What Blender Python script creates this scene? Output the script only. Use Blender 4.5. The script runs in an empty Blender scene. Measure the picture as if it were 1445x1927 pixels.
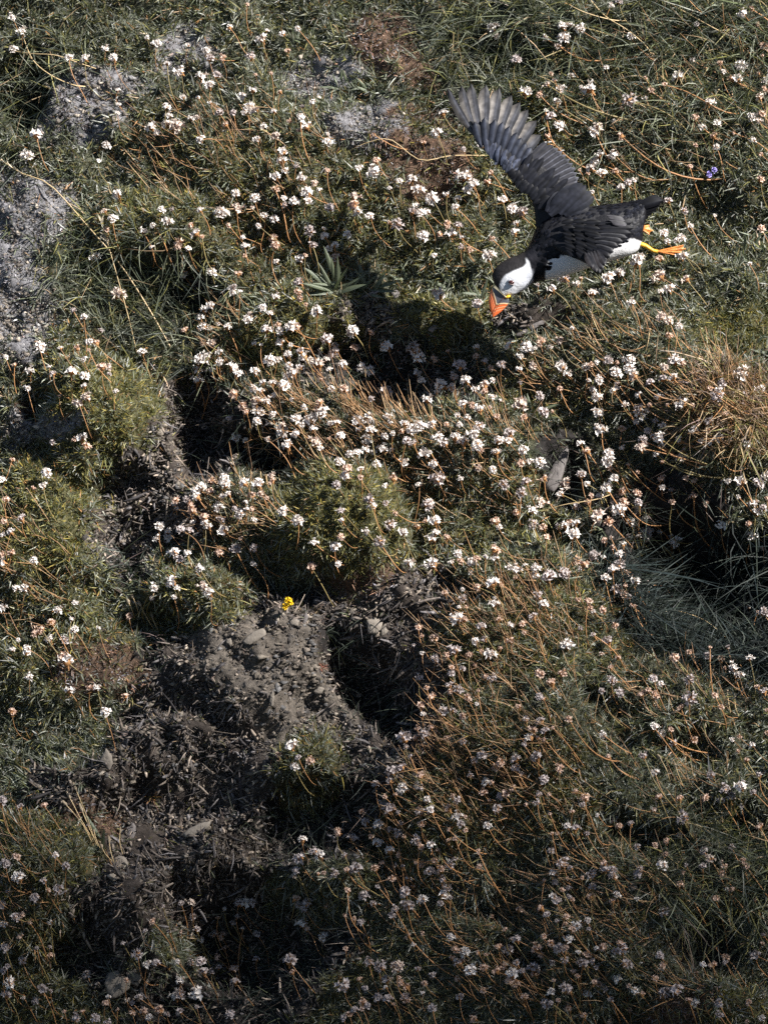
import bpy, math, random
import numpy as np
from mathutils import Vector, Matrix, Quaternion

random.seed(7)
rng = np.random.default_rng(11)
scene = bpy.context.scene
COL = scene.collection

# ------------------------------------------------------------------ camera, sky, sun, exposure
PITCH = math.radians(25)            # the camera looks down on to a steep sea-cliff slope
ALPHA = math.radians(13)            # the slope leans back this much from the picture plane
DIST = 10.0
K = 0.00075                         # metres on the slope for one photograph pixel
W, H = 1445.0, 1927.0
R = np.array([1.0, 0, 0])
U = np.array([0, math.sin(PITCH), math.cos(PITCH)])
B = np.array([0, -math.cos(PITCH), math.sin(PITCH)])
N0 = math.cos(ALPHA) * B + math.sin(ALPHA) * U
T0 = math.cos(ALPHA) * U - math.sin(ALPHA) * B
CAMP = B * DIST

cam_d = bpy.data.cameras.new('camera')
cam = bpy.data.objects.new('camera', cam_d)
COL.objects.link(cam)
cam_d.sensor_fit = 'HORIZONTAL'
cam_d.sensor_width = 36
cam_d.lens = 36 * DIST / (W * K)
cam_d.clip_start = 0.1
cam_d.clip_end = 400
M = Matrix(((R[0], U[0], B[0]), (R[1], U[1], B[1]), (R[2], U[2], B[2])))
cam.matrix_world = Matrix.Translation(Vector(CAMP)) @ M.to_4x4()
scene.camera = cam

SUN_C = np.array([0.66, 0.545, 0.52])       # towards the sun: right, up, towards the camera
SUN_C /= np.linalg.norm(SUN_C)
S = SUN_C[0] * R + SUN_C[1] * U + SUN_C[2] * B
world = bpy.data.worlds.new('World')
scene.world = world
world.use_nodes = True
wn = world.node_tree.nodes
wl = world.node_tree.links
sky = wn.new('ShaderNodeTexSky')
sky.sky_type = 'NISHITA'
sky.sun_disc = False
sky.sun_elevation = math.asin(S[2])
sky.sun_rotation = math.atan2(S[0], S[1])
wn['Background'].inputs['Strength'].default_value = 0.05
wl.new(sky.outputs[0], wn['Background'].inputs['Color'])
sd = bpy.data.lights.new('sun', 'SUN')
sd.energy = 5.0
sd.angle = math.radians(0.53)
sd.color = (1.0, 0.965, 0.92)
so = bpy.data.objects.new('sun', sd)
so.rotation_euler = Vector(-S).to_track_quat('-Z', 'Y').to_euler()
so.location = Vector(S * 30)
COL.objects.link(so)
scene.view_settings.view_transform = 'Standard'
scene.view_settings.look = 'None'
scene.view_settings.exposure = 1.42
scene.view_settings.gamma = 1.0
scene.cycles.use_denoising = False
scene.cycles.max_bounces = 5
scene.cycles.diffuse_bounces = 2
scene.cycles.transmission_bounces = 3
scene.cycles.caustics_reflective = False
scene.cycles.caustics_refractive = False

# ------------------------------------------------------------------ helpers
def tag(o, label=None, cat=None, group=None, kind=None):
    if label: o['label'] = label
    if cat: o['category'] = cat
    if group: o['group'] = group
    if kind: o['kind'] = kind
    return o

def link(name, data, parent=None):
    o = bpy.data.objects.new(name, data)
    COL.objects.link(o)
    if parent is not None: o.parent = parent
    return o

def empty(name, loc):
    o = link(name, None)
    o.empty_display_size = 0.02
    o.location = Vector(loc)
    return o

def unit(a, axis=-1):
    return a / np.maximum(np.linalg.norm(a, axis=axis, keepdims=True), 1e-12)

def np_mesh(name, verts, faces_by_size, col=None, smooth=True, mats=(), matidx=None):
    """verts (n,3); faces_by_size: list of int arrays (m,k)."""
    me = bpy.data.meshes.new(name)
    verts = np.asarray(verts, dtype=np.float32)
    me.vertices.add(len(verts))
    me.vertices.foreach_set('co', verts.ravel())
    loops = np.concatenate([f.ravel() for f in faces_by_size]).astype(np.int32)
    sizes = np.concatenate([np.full(len(f), f.shape[1]) for f in faces_by_size]).astype(np.int32)
    starts = np.concatenate([[0], np.cumsum(sizes)[:-1]]).astype(np.int32)
    me.loops.add(len(loops))
    me.loops.foreach_set('vertex_index', loops)
    me.polygons.add(len(sizes))
    me.polygons.foreach_set('loop_start', starts)
    me.polygons.foreach_set('loop_total', sizes)
    if smooth: me.polygons.foreach_set('use_smooth', np.ones(len(sizes), dtype=bool))
    for m in mats: me.materials.append(m)
    if matidx is not None: me.polygons.foreach_set('material_index', np.asarray(matidx, dtype=np.int32))
    me.update(calc_edges=True)
    if col is not None:
        a = me.color_attributes.new('tint', 'FLOAT_COLOR', 'POINT')
        c = np.ones((len(verts), 4), dtype=np.float32)
        c[:, :3] = col
        a.data.foreach_set('color', c.ravel())
    return me

# value noise
_perm = rng.random((256, 256)).astype(np.float64)
def vnoise(x, y):
    xi = np.floor(x).astype(int); yi = np.floor(y).astype(int)
    fx = x - xi; fy = y - yi
    fx = fx * fx * (3 - 2 * fx); fy = fy * fy * (3 - 2 * fy)
    a = _perm[xi & 255, yi & 255]; b = _perm[(xi + 1) & 255, yi & 255]
    c = _perm[xi & 255, (yi + 1) & 255]; d = _perm[(xi + 1) & 255, (yi + 1) & 255]
    return (a * (1 - fx) + b * fx) * (1 - fy) + (c * (1 - fx) + d * fx) * fy - 0.5
def fbm(x, y, sc, octv=4):
    x = np.asarray(x, float) / sc; y = np.asarray(y, float) / sc
    s = 0; a = 1.0
    for i in range(octv):
        s = s + a * vnoise(x + 17.3 * i, y - 9.1 * i); x = x * 2.03; y = y * 2.03; a *= 0.5
    return s

# ------------------------------------------------------------------ materials
def nodes(name):
    m = bpy.data.materials.new(name)
    m.use_nodes = True
    nt = m.node_tree
    b = nt.nodes['Principled BSDF']
    return m, nt, b

def tint_mat(name, rough=0.5, spec=0.4, transl=0.0, tcol=(1, 1, 1), nscale=0, bump=0.0, bscale=600):
    m, nt, b = nodes(name)
    at = nt.nodes.new('ShaderNodeAttribute'); at.attribute_name = 'tint'
    b.inputs['Roughness'].default_value = rough
    b.inputs['Specular IOR Level'].default_value = spec
    src = at.outputs['Color']
    if nscale:
        tc = nt.nodes.new('ShaderNodeTexCoord')
        no = nt.nodes.new('ShaderNodeTexNoise'); no.inputs['Scale'].default_value = nscale
        no.inputs['Detail'].default_value = 5
        nt.links.new(tc.outputs['Object'], no.inputs['Vector'])
        mr = nt.nodes.new('ShaderNodeMapRange')
        mr.inputs['From Min'].default_value = 0.3; mr.inputs['From Max'].default_value = 0.7
        mr.inputs['To Min'].default_value = 0.55; mr.inputs['To Max'].default_value = 1.4
        nt.links.new(no.outputs['Fac'], mr.inputs['Value'])
        mx = nt.nodes.new('ShaderNodeMix'); mx.data_type = 'RGBA'; mx.blend_type = 'MULTIPLY'
        mx.inputs['Factor'].default_value = 1
        nt.links.new(src, mx.inputs['A']); nt.links.new(mr.outputs[0], mx.inputs['B'])
        src = mx.outputs['Result']
    nt.links.new(src, b.inputs['Base Color'])
    if bump:
        tc = nt.nodes.new('ShaderNodeTexCoord')
        no = nt.nodes.new('ShaderNodeTexNoise'); no.inputs['Scale'].default_value = bscale
        no.inputs['Detail'].default_value = 4
        nt.links.new(tc.outputs['Object'], no.inputs['Vector'])
        bp = nt.nodes.new('ShaderNodeBump'); bp.inputs['Strength'].default_value = bump
        bp.inputs['Distance'].default_value = 0.002
        nt.links.new(no.outputs['Fac'], bp.inputs['Height'])
        nt.links.new(bp.outputs[0], b.inputs['Normal'])
    if transl:
        tr = nt.nodes.new('ShaderNodeBsdfTranslucent')
        mc = nt.nodes.new('ShaderNodeMix'); mc.data_type = 'RGBA'; mc.blend_type = 'MULTIPLY'
        mc.inputs['Factor'].default_value = 1
        mc.inputs['B'].default_value = (*tcol, 1)
        nt.links.new(src, mc.inputs['A'])
        nt.links.new(mc.outputs['Result'], tr.inputs['Color'])
        ms = nt.nodes.new('ShaderNodeMixShader'); ms.inputs[0].default_value = transl
        nt.links.new(b.outputs[0], ms.inputs[1]); nt.links.new(tr.outputs[0], ms.inputs[2])
        nt.links.new(ms.outputs[0], nt.nodes['Material Output'].inputs['Surface'])
    return m

def plain_mat(name, col, rough=0.6, spec=0.3, var=0.0, transl=0.0, tcol=None, nscale=250, bump=0.0):
    m, nt, b = nodes(name)
    b.inputs['Roughness'].default_value = rough
    b.inputs['Specular IOR Level'].default_value = spec
    b.inputs['Base Color'].default_value = (*col, 1)
    src = None
    if var:
        oi = nt.nodes.new('ShaderNodeObjectInfo')
        tc = nt.nodes.new('ShaderNodeTexCoord')
        no = nt.nodes.new('ShaderNodeTexNoise'); no.inputs['Scale'].default_value = nscale
        no.inputs['Detail'].default_value = 4
        nt.links.new(tc.outputs['Object'], no.inputs['Vector'])
        ad = nt.nodes.new('ShaderNodeMath'); ad.operation = 'ADD'
        nt.links.new(oi.outputs['Random'], ad.inputs[0]); nt.links.new(no.outputs['Fac'], ad.inputs[1])
        mr = nt.nodes.new('ShaderNodeMapRange')
        mr.inputs['From Min'].default_value = 0.3; mr.inputs['From Max'].default_value = 1.7
        mr.inputs['To Min'].default_value = 1 - var; mr.inputs['To Max'].default_value = 1 + var
        nt.links.new(ad.outputs[0], mr.inputs['Value'])
        mx = nt.nodes.new('ShaderNodeMix'); mx.data_type = 'RGBA'; mx.blend_type = 'MULTIPLY'
        mx.inputs['Factor'].default_value = 1
        mx.inputs['A'].default_value = (*col, 1)
        nt.links.new(mr.outputs[0], mx.inputs['B'])
        src = mx.outputs['Result']
        nt.links.new(src, b.inputs['Base Color'])
        if bump:
            bp = nt.nodes.new('ShaderNodeBump'); bp.inputs['Strength'].default_value = bump
            bp.inputs['Distance'].default_value = 0.002
            nt.links.new(no.outputs['Fac'], bp.inputs['Height'])
            nt.links.new(bp.outputs[0], b.inputs['Normal'])
    if transl:
        tr = nt.nodes.new('ShaderNodeBsdfTranslucent')
        tr.inputs['Color'].default_value = (*(tcol or col), 1)
        ms = nt.nodes.new('ShaderNodeMixShader'); ms.inputs[0].default_value = transl
        nt.links.new(b.outputs[0], ms.inputs[1]); nt.links.new(tr.outputs[0], ms.inputs[2])
        nt.links.new(ms.outputs[0], nt.nodes['Material Output'].inputs['Surface'])
    return m

MAT_BLADE = tint_mat('leaf_blades', rough=0.46, spec=0.5, transl=0.2, tcol=(0.95, 1.1, 0.65))
MAT_COARSE = tint_mat('coarse_blades', rough=0.55, spec=0.22, transl=0.15, tcol=(0.95, 1.1, 0.65))
MAT_DEAD = tint_mat('dead_matter', rough=0.75, spec=0.25, nscale=260)
MAT_SOIL = tint_mat('soil', rough=0.9, spec=0.15, nscale=160, bump=1.0, bscale=700)
MAT_PETAL = plain_mat('papery_petal', (0.78, 0.735, 0.69), rough=0.55, spec=0.2, var=0.22, transl=0.22, tcol=(0.7, 0.52, 0.40), nscale=60)
MAT_PETAL_DULL = plain_mat('withered_dim_petal', (0.47, 0.42, 0.41), rough=0.6, spec=0.2, var=0.3, transl=0.25, tcol=(0.5, 0.36, 0.26), nscale=60)  # withered petals, greyed also to imitate dimmer light low on the slope
MAT_PETAL_PINK = plain_mat('cream_petal', (0.62, 0.53, 0.45), rough=0.6, spec=0.2, var=0.25, transl=0.25, tcol=(0.6, 0.4, 0.36), nscale=60)
MAT_STALK_GREEN = plain_mat('olive_stalk', (0.22, 0.17, 0.07), rough=0.5, spec=0.35, var=0.35, nscale=20)
MAT_PETAL_TAN = plain_mat('faded_petal', (0.62, 0.47, 0.38), rough=0.6, spec=0.2, var=0.22, transl=0.3, tcol=(0.7, 0.42, 0.25), nscale=60)
MAT_CALYX = plain_mat('brown_calyx', (0.42, 0.22, 0.09), rough=0.6, spec=0.3, var=0.3, transl=0.25, tcol=(0.6, 0.28, 0.1), nscale=80)
MAT_STALK = plain_mat('thrift_stalk', (0.36, 0.185, 0.08), rough=0.5, spec=0.35, var=0.35, nscale=20)
MAT_STRAW = plain_mat('straw', (0.5, 0.37, 0.2), rough=0.5, spec=0.4, var=0.25, nscale=60)
MAT_LEAF = plain_mat('broad_leaf', (0.095, 0.112, 0.07), rough=0.36, spec=0.5, var=0.3, transl=0.2, tcol=(0.16, 0.2, 0.05), nscale=90, bump=0.3)
MAT_STONE = plain_mat('pale_stone', (0.175, 0.153, 0.128), rough=0.85, spec=0.2, var=0.35, nscale=130, bump=0.8)
MAT_SLATE = plain_mat('dark_stone', (0.14, 0.126, 0.12), rough=0.8, spec=0.25, var=0.3, nscale=110, bump=0.7)
MAT_YELLOW = plain_mat('yellow_petal', (0.75, 0.5, 0.02), rough=0.6, spec=0.2, var=0.2)
MAT_VIOLET = plain_mat('violet_petal', (0.42, 0.36, 0.72), rough=0.6, spec=0.2, var=0.2)

# ------------------------------------------------------------------ the slope
# (cx, cy, rx, ry, turn in degrees, height), all in photograph pixels on the slope plane
MOUNDS = [
 (195,790,120,130,0,115),(75,1010,165,170,0,85),(90,1240,160,120,0,40),
 (640,985,135,135,0,120),(620,800,230,75,12,50),(900,850,210,110,0,50),
 (300,440,150,85,5,60),(560,605,160,70,0,45),(830,585,120,45,0,45),
 (1150,700,270,110,0,45),(1390,800,150,115,0,75),(985,1250,200,230,-10,75),
 (900,1480,210,180,-20,60),(1150,1450,250,250,0,40),(1120,1780,280,170,0,50),
 (1350,1885,150,70,0,60),(65,1650,130,130,0,75),(250,1690,95,75,0,60),
 (370,1130,100,55,0,50),(580,1440,75,75,0,50),(480,1255,150,120,-20,60),
 (440,985,115,90,0,50),(520,280,300,170,0,40),(690,250,80,55,0,22),
 (175,190,120,80,0,18),(850,300,110,70,0,25),(610,1640,110,60,0,35),
 (770,1120,90,55,0,30),(20,470,120,170,0,12),(720,90,120,110,0,25),
 (1330,250,200,120,0,25),(1080,560,160,60,0,25),(1240,1330,130,80,0,25),
 (300,1420,120,60,-20,35),(730,1430,110,60,-30,30),(150,1470,110,60,0,30),(420,1560,120,40,-25,30),
]
HOLLOWS = [
 (375,800,75,125,0,-95),(490,850,65,45,0,-85),(730,690,200,65,5,-34),(330,545,130,55,20,-55),
 (30,160,65,95,0,-110),(1340,1080,200,125,20,-150),(1210,1570,110,45,10,-60),(1280,1400,90,40,15,-50),(1370,1540,80,40,0,-50),(960,1700,90,40,15,-45),(1180,1890,110,40,0,-50),(1060,1020,110,40,20,-45),(880,1110,80,30,20,-40),(1140,1330,90,30,20,-35),(1055,900,75,80,0,-45),
 (700,1290,62,150,-37,-80),(470,1720,200,115,0,-140),(380,1850,220,80,0,-60),(330,1500,150,110,0,-45),(560,1530,160,55,-20,-65),
 (250,1340,90,50,0,-35),(260,1010,100,60,0,-45),(950,90,130,70,0,-40),(1360,420,100,70,0,-35),
 (1320,1760,90,70,0,-55),(980,1775,70,45,0,-45),(165,1760,70,60,0,-55),(300,1180,70,40,0,-45),
 (540,1110,110,28,10,-40),(200,925,90,30,-10,-35),(80,760,60,30,0,-35),(1010,420,120,70,20,-20),
]
def hump(x, y, c, p):
    cx, cy, rx, ry, rot, h = c
    a = math.radians(rot); ca, sa = math.cos(a), math.sin(a)
    dx = x - cx; dy = y - cy
    u = (dx * ca + dy * sa) / rx; v = (-dx * sa + dy * ca) / ry
    d2 = u * u + v * v
    return h * np.clip(1 - d2, 0, 1) ** p
def height(X, Y):
    """height above the slope plane, in pixels"""
    X = np.asarray(X, float); Y = np.asarray(Y, float)
    wx = X + 34 * fbm(X, Y, 70, 3); wy = Y + 34 * fbm(X + 500, Y + 300, 70, 3)
    h = np.zeros_like(X)
    for c in MOUNDS: h += 1.25 * hump(wx, wy, c, 0.8)
    for c in HOLLOWS: h += 1.45 * hump(wx, wy, c, 0.9)
    h += 46 * fbm(X, Y, 330, 3) + 34 * fbm(X + 90, Y, 60, 3)
    lo = np.clip((Y - 1330) / 600, 0, 2.2)
    h -= 150 * lo * lo                       # the foot of the slope falls away more steeply
    return h
def plane_pt(X, Y):
    X = np.asarray(X, float)[..., None]; Y = np.asarray(Y, float)[..., None]
    return (X - W / 2) * K * R + (H / 2 - Y) * K / math.cos(ALPHA) * T0
def surf(X, Y):
    return plane_pt(X, Y) + (height(X, Y) * K)[..., None] * N0
def surf_n(X, Y, e=6.0):
    a = surf(X + e, Y) - surf(X - e, Y); b = surf(X, Y - e) - surf(X, Y + e)
    return unit(np.cross(a, b))
def project(P):
    r = P @ R; u = P @ U; d = DIST - P @ B
    return r * DIST / d / K + W / 2, H / 2 - u * DIST / d / K
def solve(px, py, it=14):
    """slope coordinates whose surface point is seen at picture position px, py"""
    px = np.asarray(px, float); py = np.asarray(py, float)
    X = px.copy(); Y = py.copy()
    for _ in range(it):
        qx, qy = project(surf(X, Y))
        X += 0.6 * (px - qx); Y += 0.6 * (py - qy)
    return X, Y
def on_ray(px, py, depth):
    """point at photo position px,py standing `depth` metres in front of the picture plane"""
    f = (DIST - depth) / DIST * K
    return (px - W / 2) * f * R + (H / 2 - py) * f * U + depth * B

# plant cover zones, later entries lie over earlier ones: (kind, cx, cy, rx, ry, turn)
ZK = {'green': 0, 'olive': 1, 'long': 2, 'gray': 3, 'rust': 4, 'bank': 5, 'bare': 6, 'dark': 7, 'moss': 8, 'straw': 9, 'deep': 10}  # dark, deep: hollows whose soil and leaf colours hold painted shade
ZONES = [
 ('olive',600,330,330,190,0),('green',560,150,250,120,0),('long',930,80,170,110,0),('long',1290,120,220,160,0),
 ('long',60,160,110,120,0),('gray',20,500,125,190,8),('long',170,500,90,90,30),('gray',170,190,120,75,-15),('gray',350,75,70,60,0),
 ('gray',690,245,72,50,0),('gray',600,140,65,38,0),('rust',715,70,62,75,0),('rust',775,135,60,35,10),
 ('rust',810,305,100,62,0),('rust',790,215,75,14,0),('moss',270,400,75,32,0),('olive',280,470,140,60,0),
 ('moss',560,640,120,60,0),('moss',830,590,115,45,0),('long',310,560,150,90,20),('dark',360,560,70,40,20),
 ('green',1250,640,260,90,0),('moss',1380,620,90,60,0),
 ('olive',190,760,130,150,0),('moss',205,800,100,115,0),('rust',50,770,45,28,0),('gray',80,810,75,40,0),('olive',90,1010,150,180,0),('moss',70,980,110,110,0),('olive',100,1230,150,120,0),
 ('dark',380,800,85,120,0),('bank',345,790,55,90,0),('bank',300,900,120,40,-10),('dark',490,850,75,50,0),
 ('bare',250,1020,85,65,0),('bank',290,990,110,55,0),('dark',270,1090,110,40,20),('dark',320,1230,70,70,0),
 ('dark',740,700,190,62,5),('olive',650,970,160,140,0),('moss',640,985,115,115,0),('olive',900,930,170,130,0),('green',800,830,260,70,0),  # dark oval adds painted shade where the puffin's shadow falls
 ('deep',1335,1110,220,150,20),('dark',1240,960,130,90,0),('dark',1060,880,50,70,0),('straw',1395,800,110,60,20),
 ('olive',1000,1250,190,160,0),('green',1120,1500,330,220,0),('green',1280,1340,190,100,0),
 ('olive',920,1500,200,170,-20),('green',1100,1760,360,190,0),('long',1350,1640,150,110,0),
 ('bank',540,1340,300,230,-10),('bank',330,1500,290,180,-10),('bare',480,1240,130,95,-15),('bare',560,1330,120,70,20),('bank',780,1130,100,60,0),
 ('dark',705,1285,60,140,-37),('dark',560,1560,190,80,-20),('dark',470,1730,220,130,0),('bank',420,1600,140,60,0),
 ('rust',190,1260,85,50,0),('olive',370,1130,110,60,0),('olive',585,1440,70,70,0),('rust',680,1095,60,25,0),
 ('olive',70,1650,140,150,0),('bank',250,1690,100,75,0),('bank',200,1480,140,70,0),('green',80,1390,130,60,0),
 ('dark',170,1780,70,60,0),('dark',400,1850,200,90,0),('green',620,1650,130,50,0),('green',330,1760,60,30,0),
 ('rust',1290,1890,110,45,0),('olive',1400,1880,90,50,0),('olive',60,1860,120,80,0),('rust',170,1530,50,35,0),
 ('dark',1330,1760,80,50,0),('bank',680,600,60,25,0),('bank',1010,590,80,30,0),('bank',750,1230,60,50,0),
]
def zone(X, Y):
    wx = X + 45 * fbm(X + 900, Y, 60, 3); wy = Y + 45 * fbm(X, Y + 900, 60, 3)
    z = np.zeros(len(X), int)
    z[fbm(X, Y, 200, 2) > 0.22] = 1
    for k, cx, cy, rx, ry, rot in ZONES:
        a = math.radians(rot); ca, sa = math.cos(a), math.sin(a)
        dx = wx - cx; dy = wy - cy
        u = (dx * ca + dy * sa) / rx; v = (-dx * sa + dy * ca) / ry
        z[u * u + v * v < 1] = ZK[k]
    return z

def grid_lines(lo, hi, step, out):
    inner = np.arange(lo, hi + step, step)
    g = []; s = step; d = 0
    while d < out:
        s *= 1.35; d += s; g.append(d)
    g = np.array(g)
    return np.concatenate([lo - g[::-1], inner, inner[-1] + g])
gx = grid_lines(-160, 1605, 6.5, 14000); gy = grid_lines(-160, 2090, 6.5, 14000)
GX, GY = np.meshgrid(gx, gy)
fl = (GX.ravel(), GY.ravel())
TV = surf(*fl)
zt = zone(*fl)
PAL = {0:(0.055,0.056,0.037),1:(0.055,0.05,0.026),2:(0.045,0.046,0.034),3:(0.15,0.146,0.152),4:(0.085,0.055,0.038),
       5:(0.045,0.037,0.032),6:(0.10,0.086,0.072),7:(0.024,0.021,0.02),8:(0.065,0.06,0.03),9:(0.13,0.085,0.04),10:(0.014,0.017,0.018)}  # dark and deep soils blackened to imitate shade
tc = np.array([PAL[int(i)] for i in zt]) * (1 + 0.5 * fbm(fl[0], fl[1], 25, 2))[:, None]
# fine crumbly relief on bare earth and on the banks
rough = (zt == 5) * 15.0 + (zt == 6) * 8.0 + np.isin(zt, (3, 4, 7)) * 6.0
TV = TV + ((rough * fbm(fl[0], fl[1], 26, 3)) * K)[:, None] * N0
nx, ny = len(gx), len(gy)
ii = np.arange(nx * ny).reshape(ny, nx)
quads = np.stack([ii[:-1, :-1].ravel(), ii[1:, :-1].ravel(), ii[1:, 1:].ravel(), ii[:-1, 1:].ravel()], 1)
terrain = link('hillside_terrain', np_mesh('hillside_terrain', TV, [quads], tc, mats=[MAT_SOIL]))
tag(terrain, 'steep earthy cliff slope under the thrift and grass', kind='structure')

# ------------------------------------------------------------------ thrift plants: centre, radius, label
PLANTS = [
 (40,60,80,'thrift with a few pale heads in the top corner above a dark hole'),
 (185,120,80,'thrift with scattered heads behind the grey withered mound near the top'),
 (290,90,60,'thrift with a short row of heads beside the dark earth at the top edge'),
 (400,110,70,'thrift with heads in a loose ring below the top edge, far from the puffin'),
 (480,60,70,'thrift with pinkish brown heads near the top edge beside the rusty patch'),
 (390,190,60,'thrift crowded with tan and white heads on the upper terrace'),
 (310,230,60,'thrift with small tan heads above the mossy bump'),
 (470,220,60,'thrift crowded with peach heads in the middle of the upper terrace'),
 (555,215,70,'thrift with paired white heads beside the grey withered cushion'),
 (535,320,60,'thrift with stacked bright white heads left of the rusty patches'),
 (585,360,60,'thrift with the biggest white cluster above the plantain rosette'),
 (60,280,90,'thrift with two lone heads above the grey bare patch'),
 (205,400,70,'thrift with dull pink heads beside the long straw'),
 (300,410,60,'thrift with a row of white heads on the yellow mossy bump'),
 (380,440,60,'thrift with white heads on the dark lip under the mossy bump'),
 (455,400,60,'thrift with white heads on the terrace between moss and plantain'),
 (500,470,60,'thrift with few heads just above the plantain rosette'),
 (600,440,60,'thrift with white heads directly over the plantain leaves'),
 (690,320,70,'thrift with lone heads between the grey cushion and the rusty cushion'),
 (790,360,60,'thrift with heads along the lower edge of the rusty cushion'),
 (870,350,60,'thrift with white heads under the raised wing of the puffin'),
 (830,440,60,'thrift with heads above the bill of the puffin'),
 (935,420,60,'thrift with stacked heads beside the neck of the puffin'),
 (1010,60,90,'thrift with few heads in the coarse grass above the wing tip'),
 (1040,200,70,'thrift with many small heads just behind the raised wing feathers'),
 (1200,60,110,'thrift with long orange stalks along the top edge'),
 (1220,190,90,'thrift with pale heads on long stalks above the tail of the puffin'),
 (1400,70,80,'thrift with white heads in the top corner on the puffin side'),
 (1390,170,80,'thrift with a tight bunch of heads by the picture edge above the violet flower'),
 (1330,260,90,'thrift with white heads on bent stalks above the violet flower'),
 (1130,310,60,'thrift with heads between the wing and the tail of the puffin'),
 (1260,430,90,'thrift with heads around the orange feet of the puffin'),
 (1400,420,90,'thrift with few heads in the dark grass past the tail of the puffin'),
 (1090,560,90,'thrift with white heads under the breast of the puffin'),
 (1240,560,90,'thrift with sparse withered heads below the feet of the puffin'),
 (160,610,80,'thrift with round heads in the grass below the grey bare patch'),
 (100,690,80,'thrift with tan and white heads left of the domed green cushion'),
 (200,770,120,'domed bright olive thrift cushion beside the dark gully'),
 (80,860,90,'thrift with small heads in a row below the domed cushion'),
 (60,1000,120,'broad olive thrift cushion with few heads by the picture edge'),
 (50,1130,100,'thrift with straw stalks and small heads by the picture edge'),
 (130,1200,90,'thrift with dim heads left of the soil bank'),
 (400,560,60,'thrift with white heads over the dark hollow of long grass'),
 (415,670,70,'thrift with orange stalks hanging over the top of the gully'),
 (500,600,70,'thrift with white heads on the green mound left of the puffin shadow'),
 (520,700,70,'thrift crowded with white heads at the left end of the flower band'),
 (480,790,60,'thrift with heads leaning over the black hole'),
 (590,690,60,'thrift with bright heads at the edge of the puffin shadow'),
 (590,800,70,'thrift with the densest orange stalks in the flower band'),
 (690,850,80,'thrift crowded with cream heads on top of the big round cushion'),
 (800,690,80,'thrift with violet grey heads lying in the puffin shadow'),
 (760,810,70,'thrift with white heads just below the puffin shadow'),
 (860,780,70,'thrift crowded with bright heads in the middle of the flower band'),
 (930,730,70,'thrift crowded with bright heads below the bill of the puffin'),
 (970,650,60,'thrift with heads right below the head of the puffin'),
 (1050,720,70,'thrift with white heads on the sunny bank under the belly of the puffin'),
 (1150,690,70,'thrift with a dense line of white heads on the sunny ridge'),
 (1240,740,70,'thrift with white heads at the end of the sunny ridge'),
 (1390,790,110,'thrift with long swept straw coloured stalks at the picture edge'),
 (940,860,70,'thrift with bright heads beside the pointed stone'),
 (1000,930,70,'thrift with heads just under the pointed stone'),
 (1130,860,80,'thrift with grey blue heads in shade past the pointed stone'),
 (1240,860,80,'thrift with shaded heads under the straw coloured stalks'),
 (640,980,140,'large round olive thrift cushion above the yellow flower'),
 (860,960,90,'thrift with cream heads to the puffin side of the round cushion'),
 (430,960,80,'thrift crowded with white heads on the ledge left of the round cushion'),
 (370,1060,80,'thrift with single bright heads on tall stalks above the soil'),
 (370,1130,90,'brownish thrift tuft left of the yellow flower'),
 (920,1050,80,'thrift with cream heads on the crest above the dark root bank'),
 (1120,960,80,'thrift with heads in the dark grass between the stone and the hollow'),
 (1180,1050,80,'thrift with hanging tan heads beside the black grass hollow'),
 (1400,970,90,'thrift with dull heads above the black grass hollow'),
 (1420,1160,70,'thrift with two heads over the black grass hollow at the edge'),
 (1080,1130,80,'thrift with few heads at the foot of the black grass hollow'),
 (860,1180,80,'thrift with heads hanging over the dark root bank'),
 (1000,1240,110,'olive thrift cushion with peach stalks on the lower slope'),
 (860,1290,80,'thrift crowded with tan heads at the rim of the root bank'),
 (1280,1290,120,'thrift with bent stalks below the black grass hollow'),
 (1400,1330,90,'thrift with white heads by the edge below the black grass hollow'),
 (940,1400,100,'thrift crowded with tan stalks in the middle of the lower slope'),
 (1050,1480,90,'thrift with grey pink heads in the middle of the lower slope'),
 (1200,1420,110,'thrift with sparse heads in the dim grass of the lower slope'),
 (1390,1490,100,'thrift with white heads in a row by the edge of the lower slope'),
 (790,1490,90,'thrift crowded with heads spilling down beside the root bank'),
 (860,1600,90,'thrift with long stalks sweeping over the lower hollow'),
 (580,1440,80,'small lone thrift tuft in the middle of the soil bank'),
 (610,1650,90,'thrift with upright heads on the ledge below the soil bank'),
 (590,1730,70,'thrift with stalks curling over the black hollow'),
 (1060,1580,90,'thrift with dim heads on the lower slope above the dense patch'),
 (1250,1620,110,'thrift with pale heads near the shiny pebble'),
 (1400,1620,90,'thrift with brown heads by the edge of the bottom slope'),
 (1080,1690,90,'thrift crowded with dull heads above the bottom edge'),
 (1060,1810,110,'densest dull thrift patch along the bottom edge'),
 (850,1800,90,'thrift with heads in a curve at the bottom left of the dense patch'),
 (720,1870,90,'thrift with rows of grey heads at the bottom edge below the black hollow'),
 (1300,1870,120,'brown and olive thrift cushion in the bottom corner'),
 (1370,1790,80,'thrift with pink brown heads above the bottom corner cushion'),
 (60,1650,140,'rusty olive thrift cushion low on the picture edge'),
 (60,1830,120,'thrift with long arching stalks in the bottom corner'),
 (190,1860,80,'thrift with heads beside the pale stones at the bottom'),
 (260,1800,80,'thrift with dim heads around the pale stones at the bottom'),
 (360,1750,90,'thrift with upright heads in front of the withered hanging clump'),
 (450,1740,80,'thrift with grey heads hanging inside the black hollow'),
 (290,1900,80,'thrift with a row of heads along the bottom edge'),
]
PC = np.array([(p[0], p[1]) for p in PLANTS], float); PR = np.array([p[2] for p in PLANTS], float)

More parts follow.
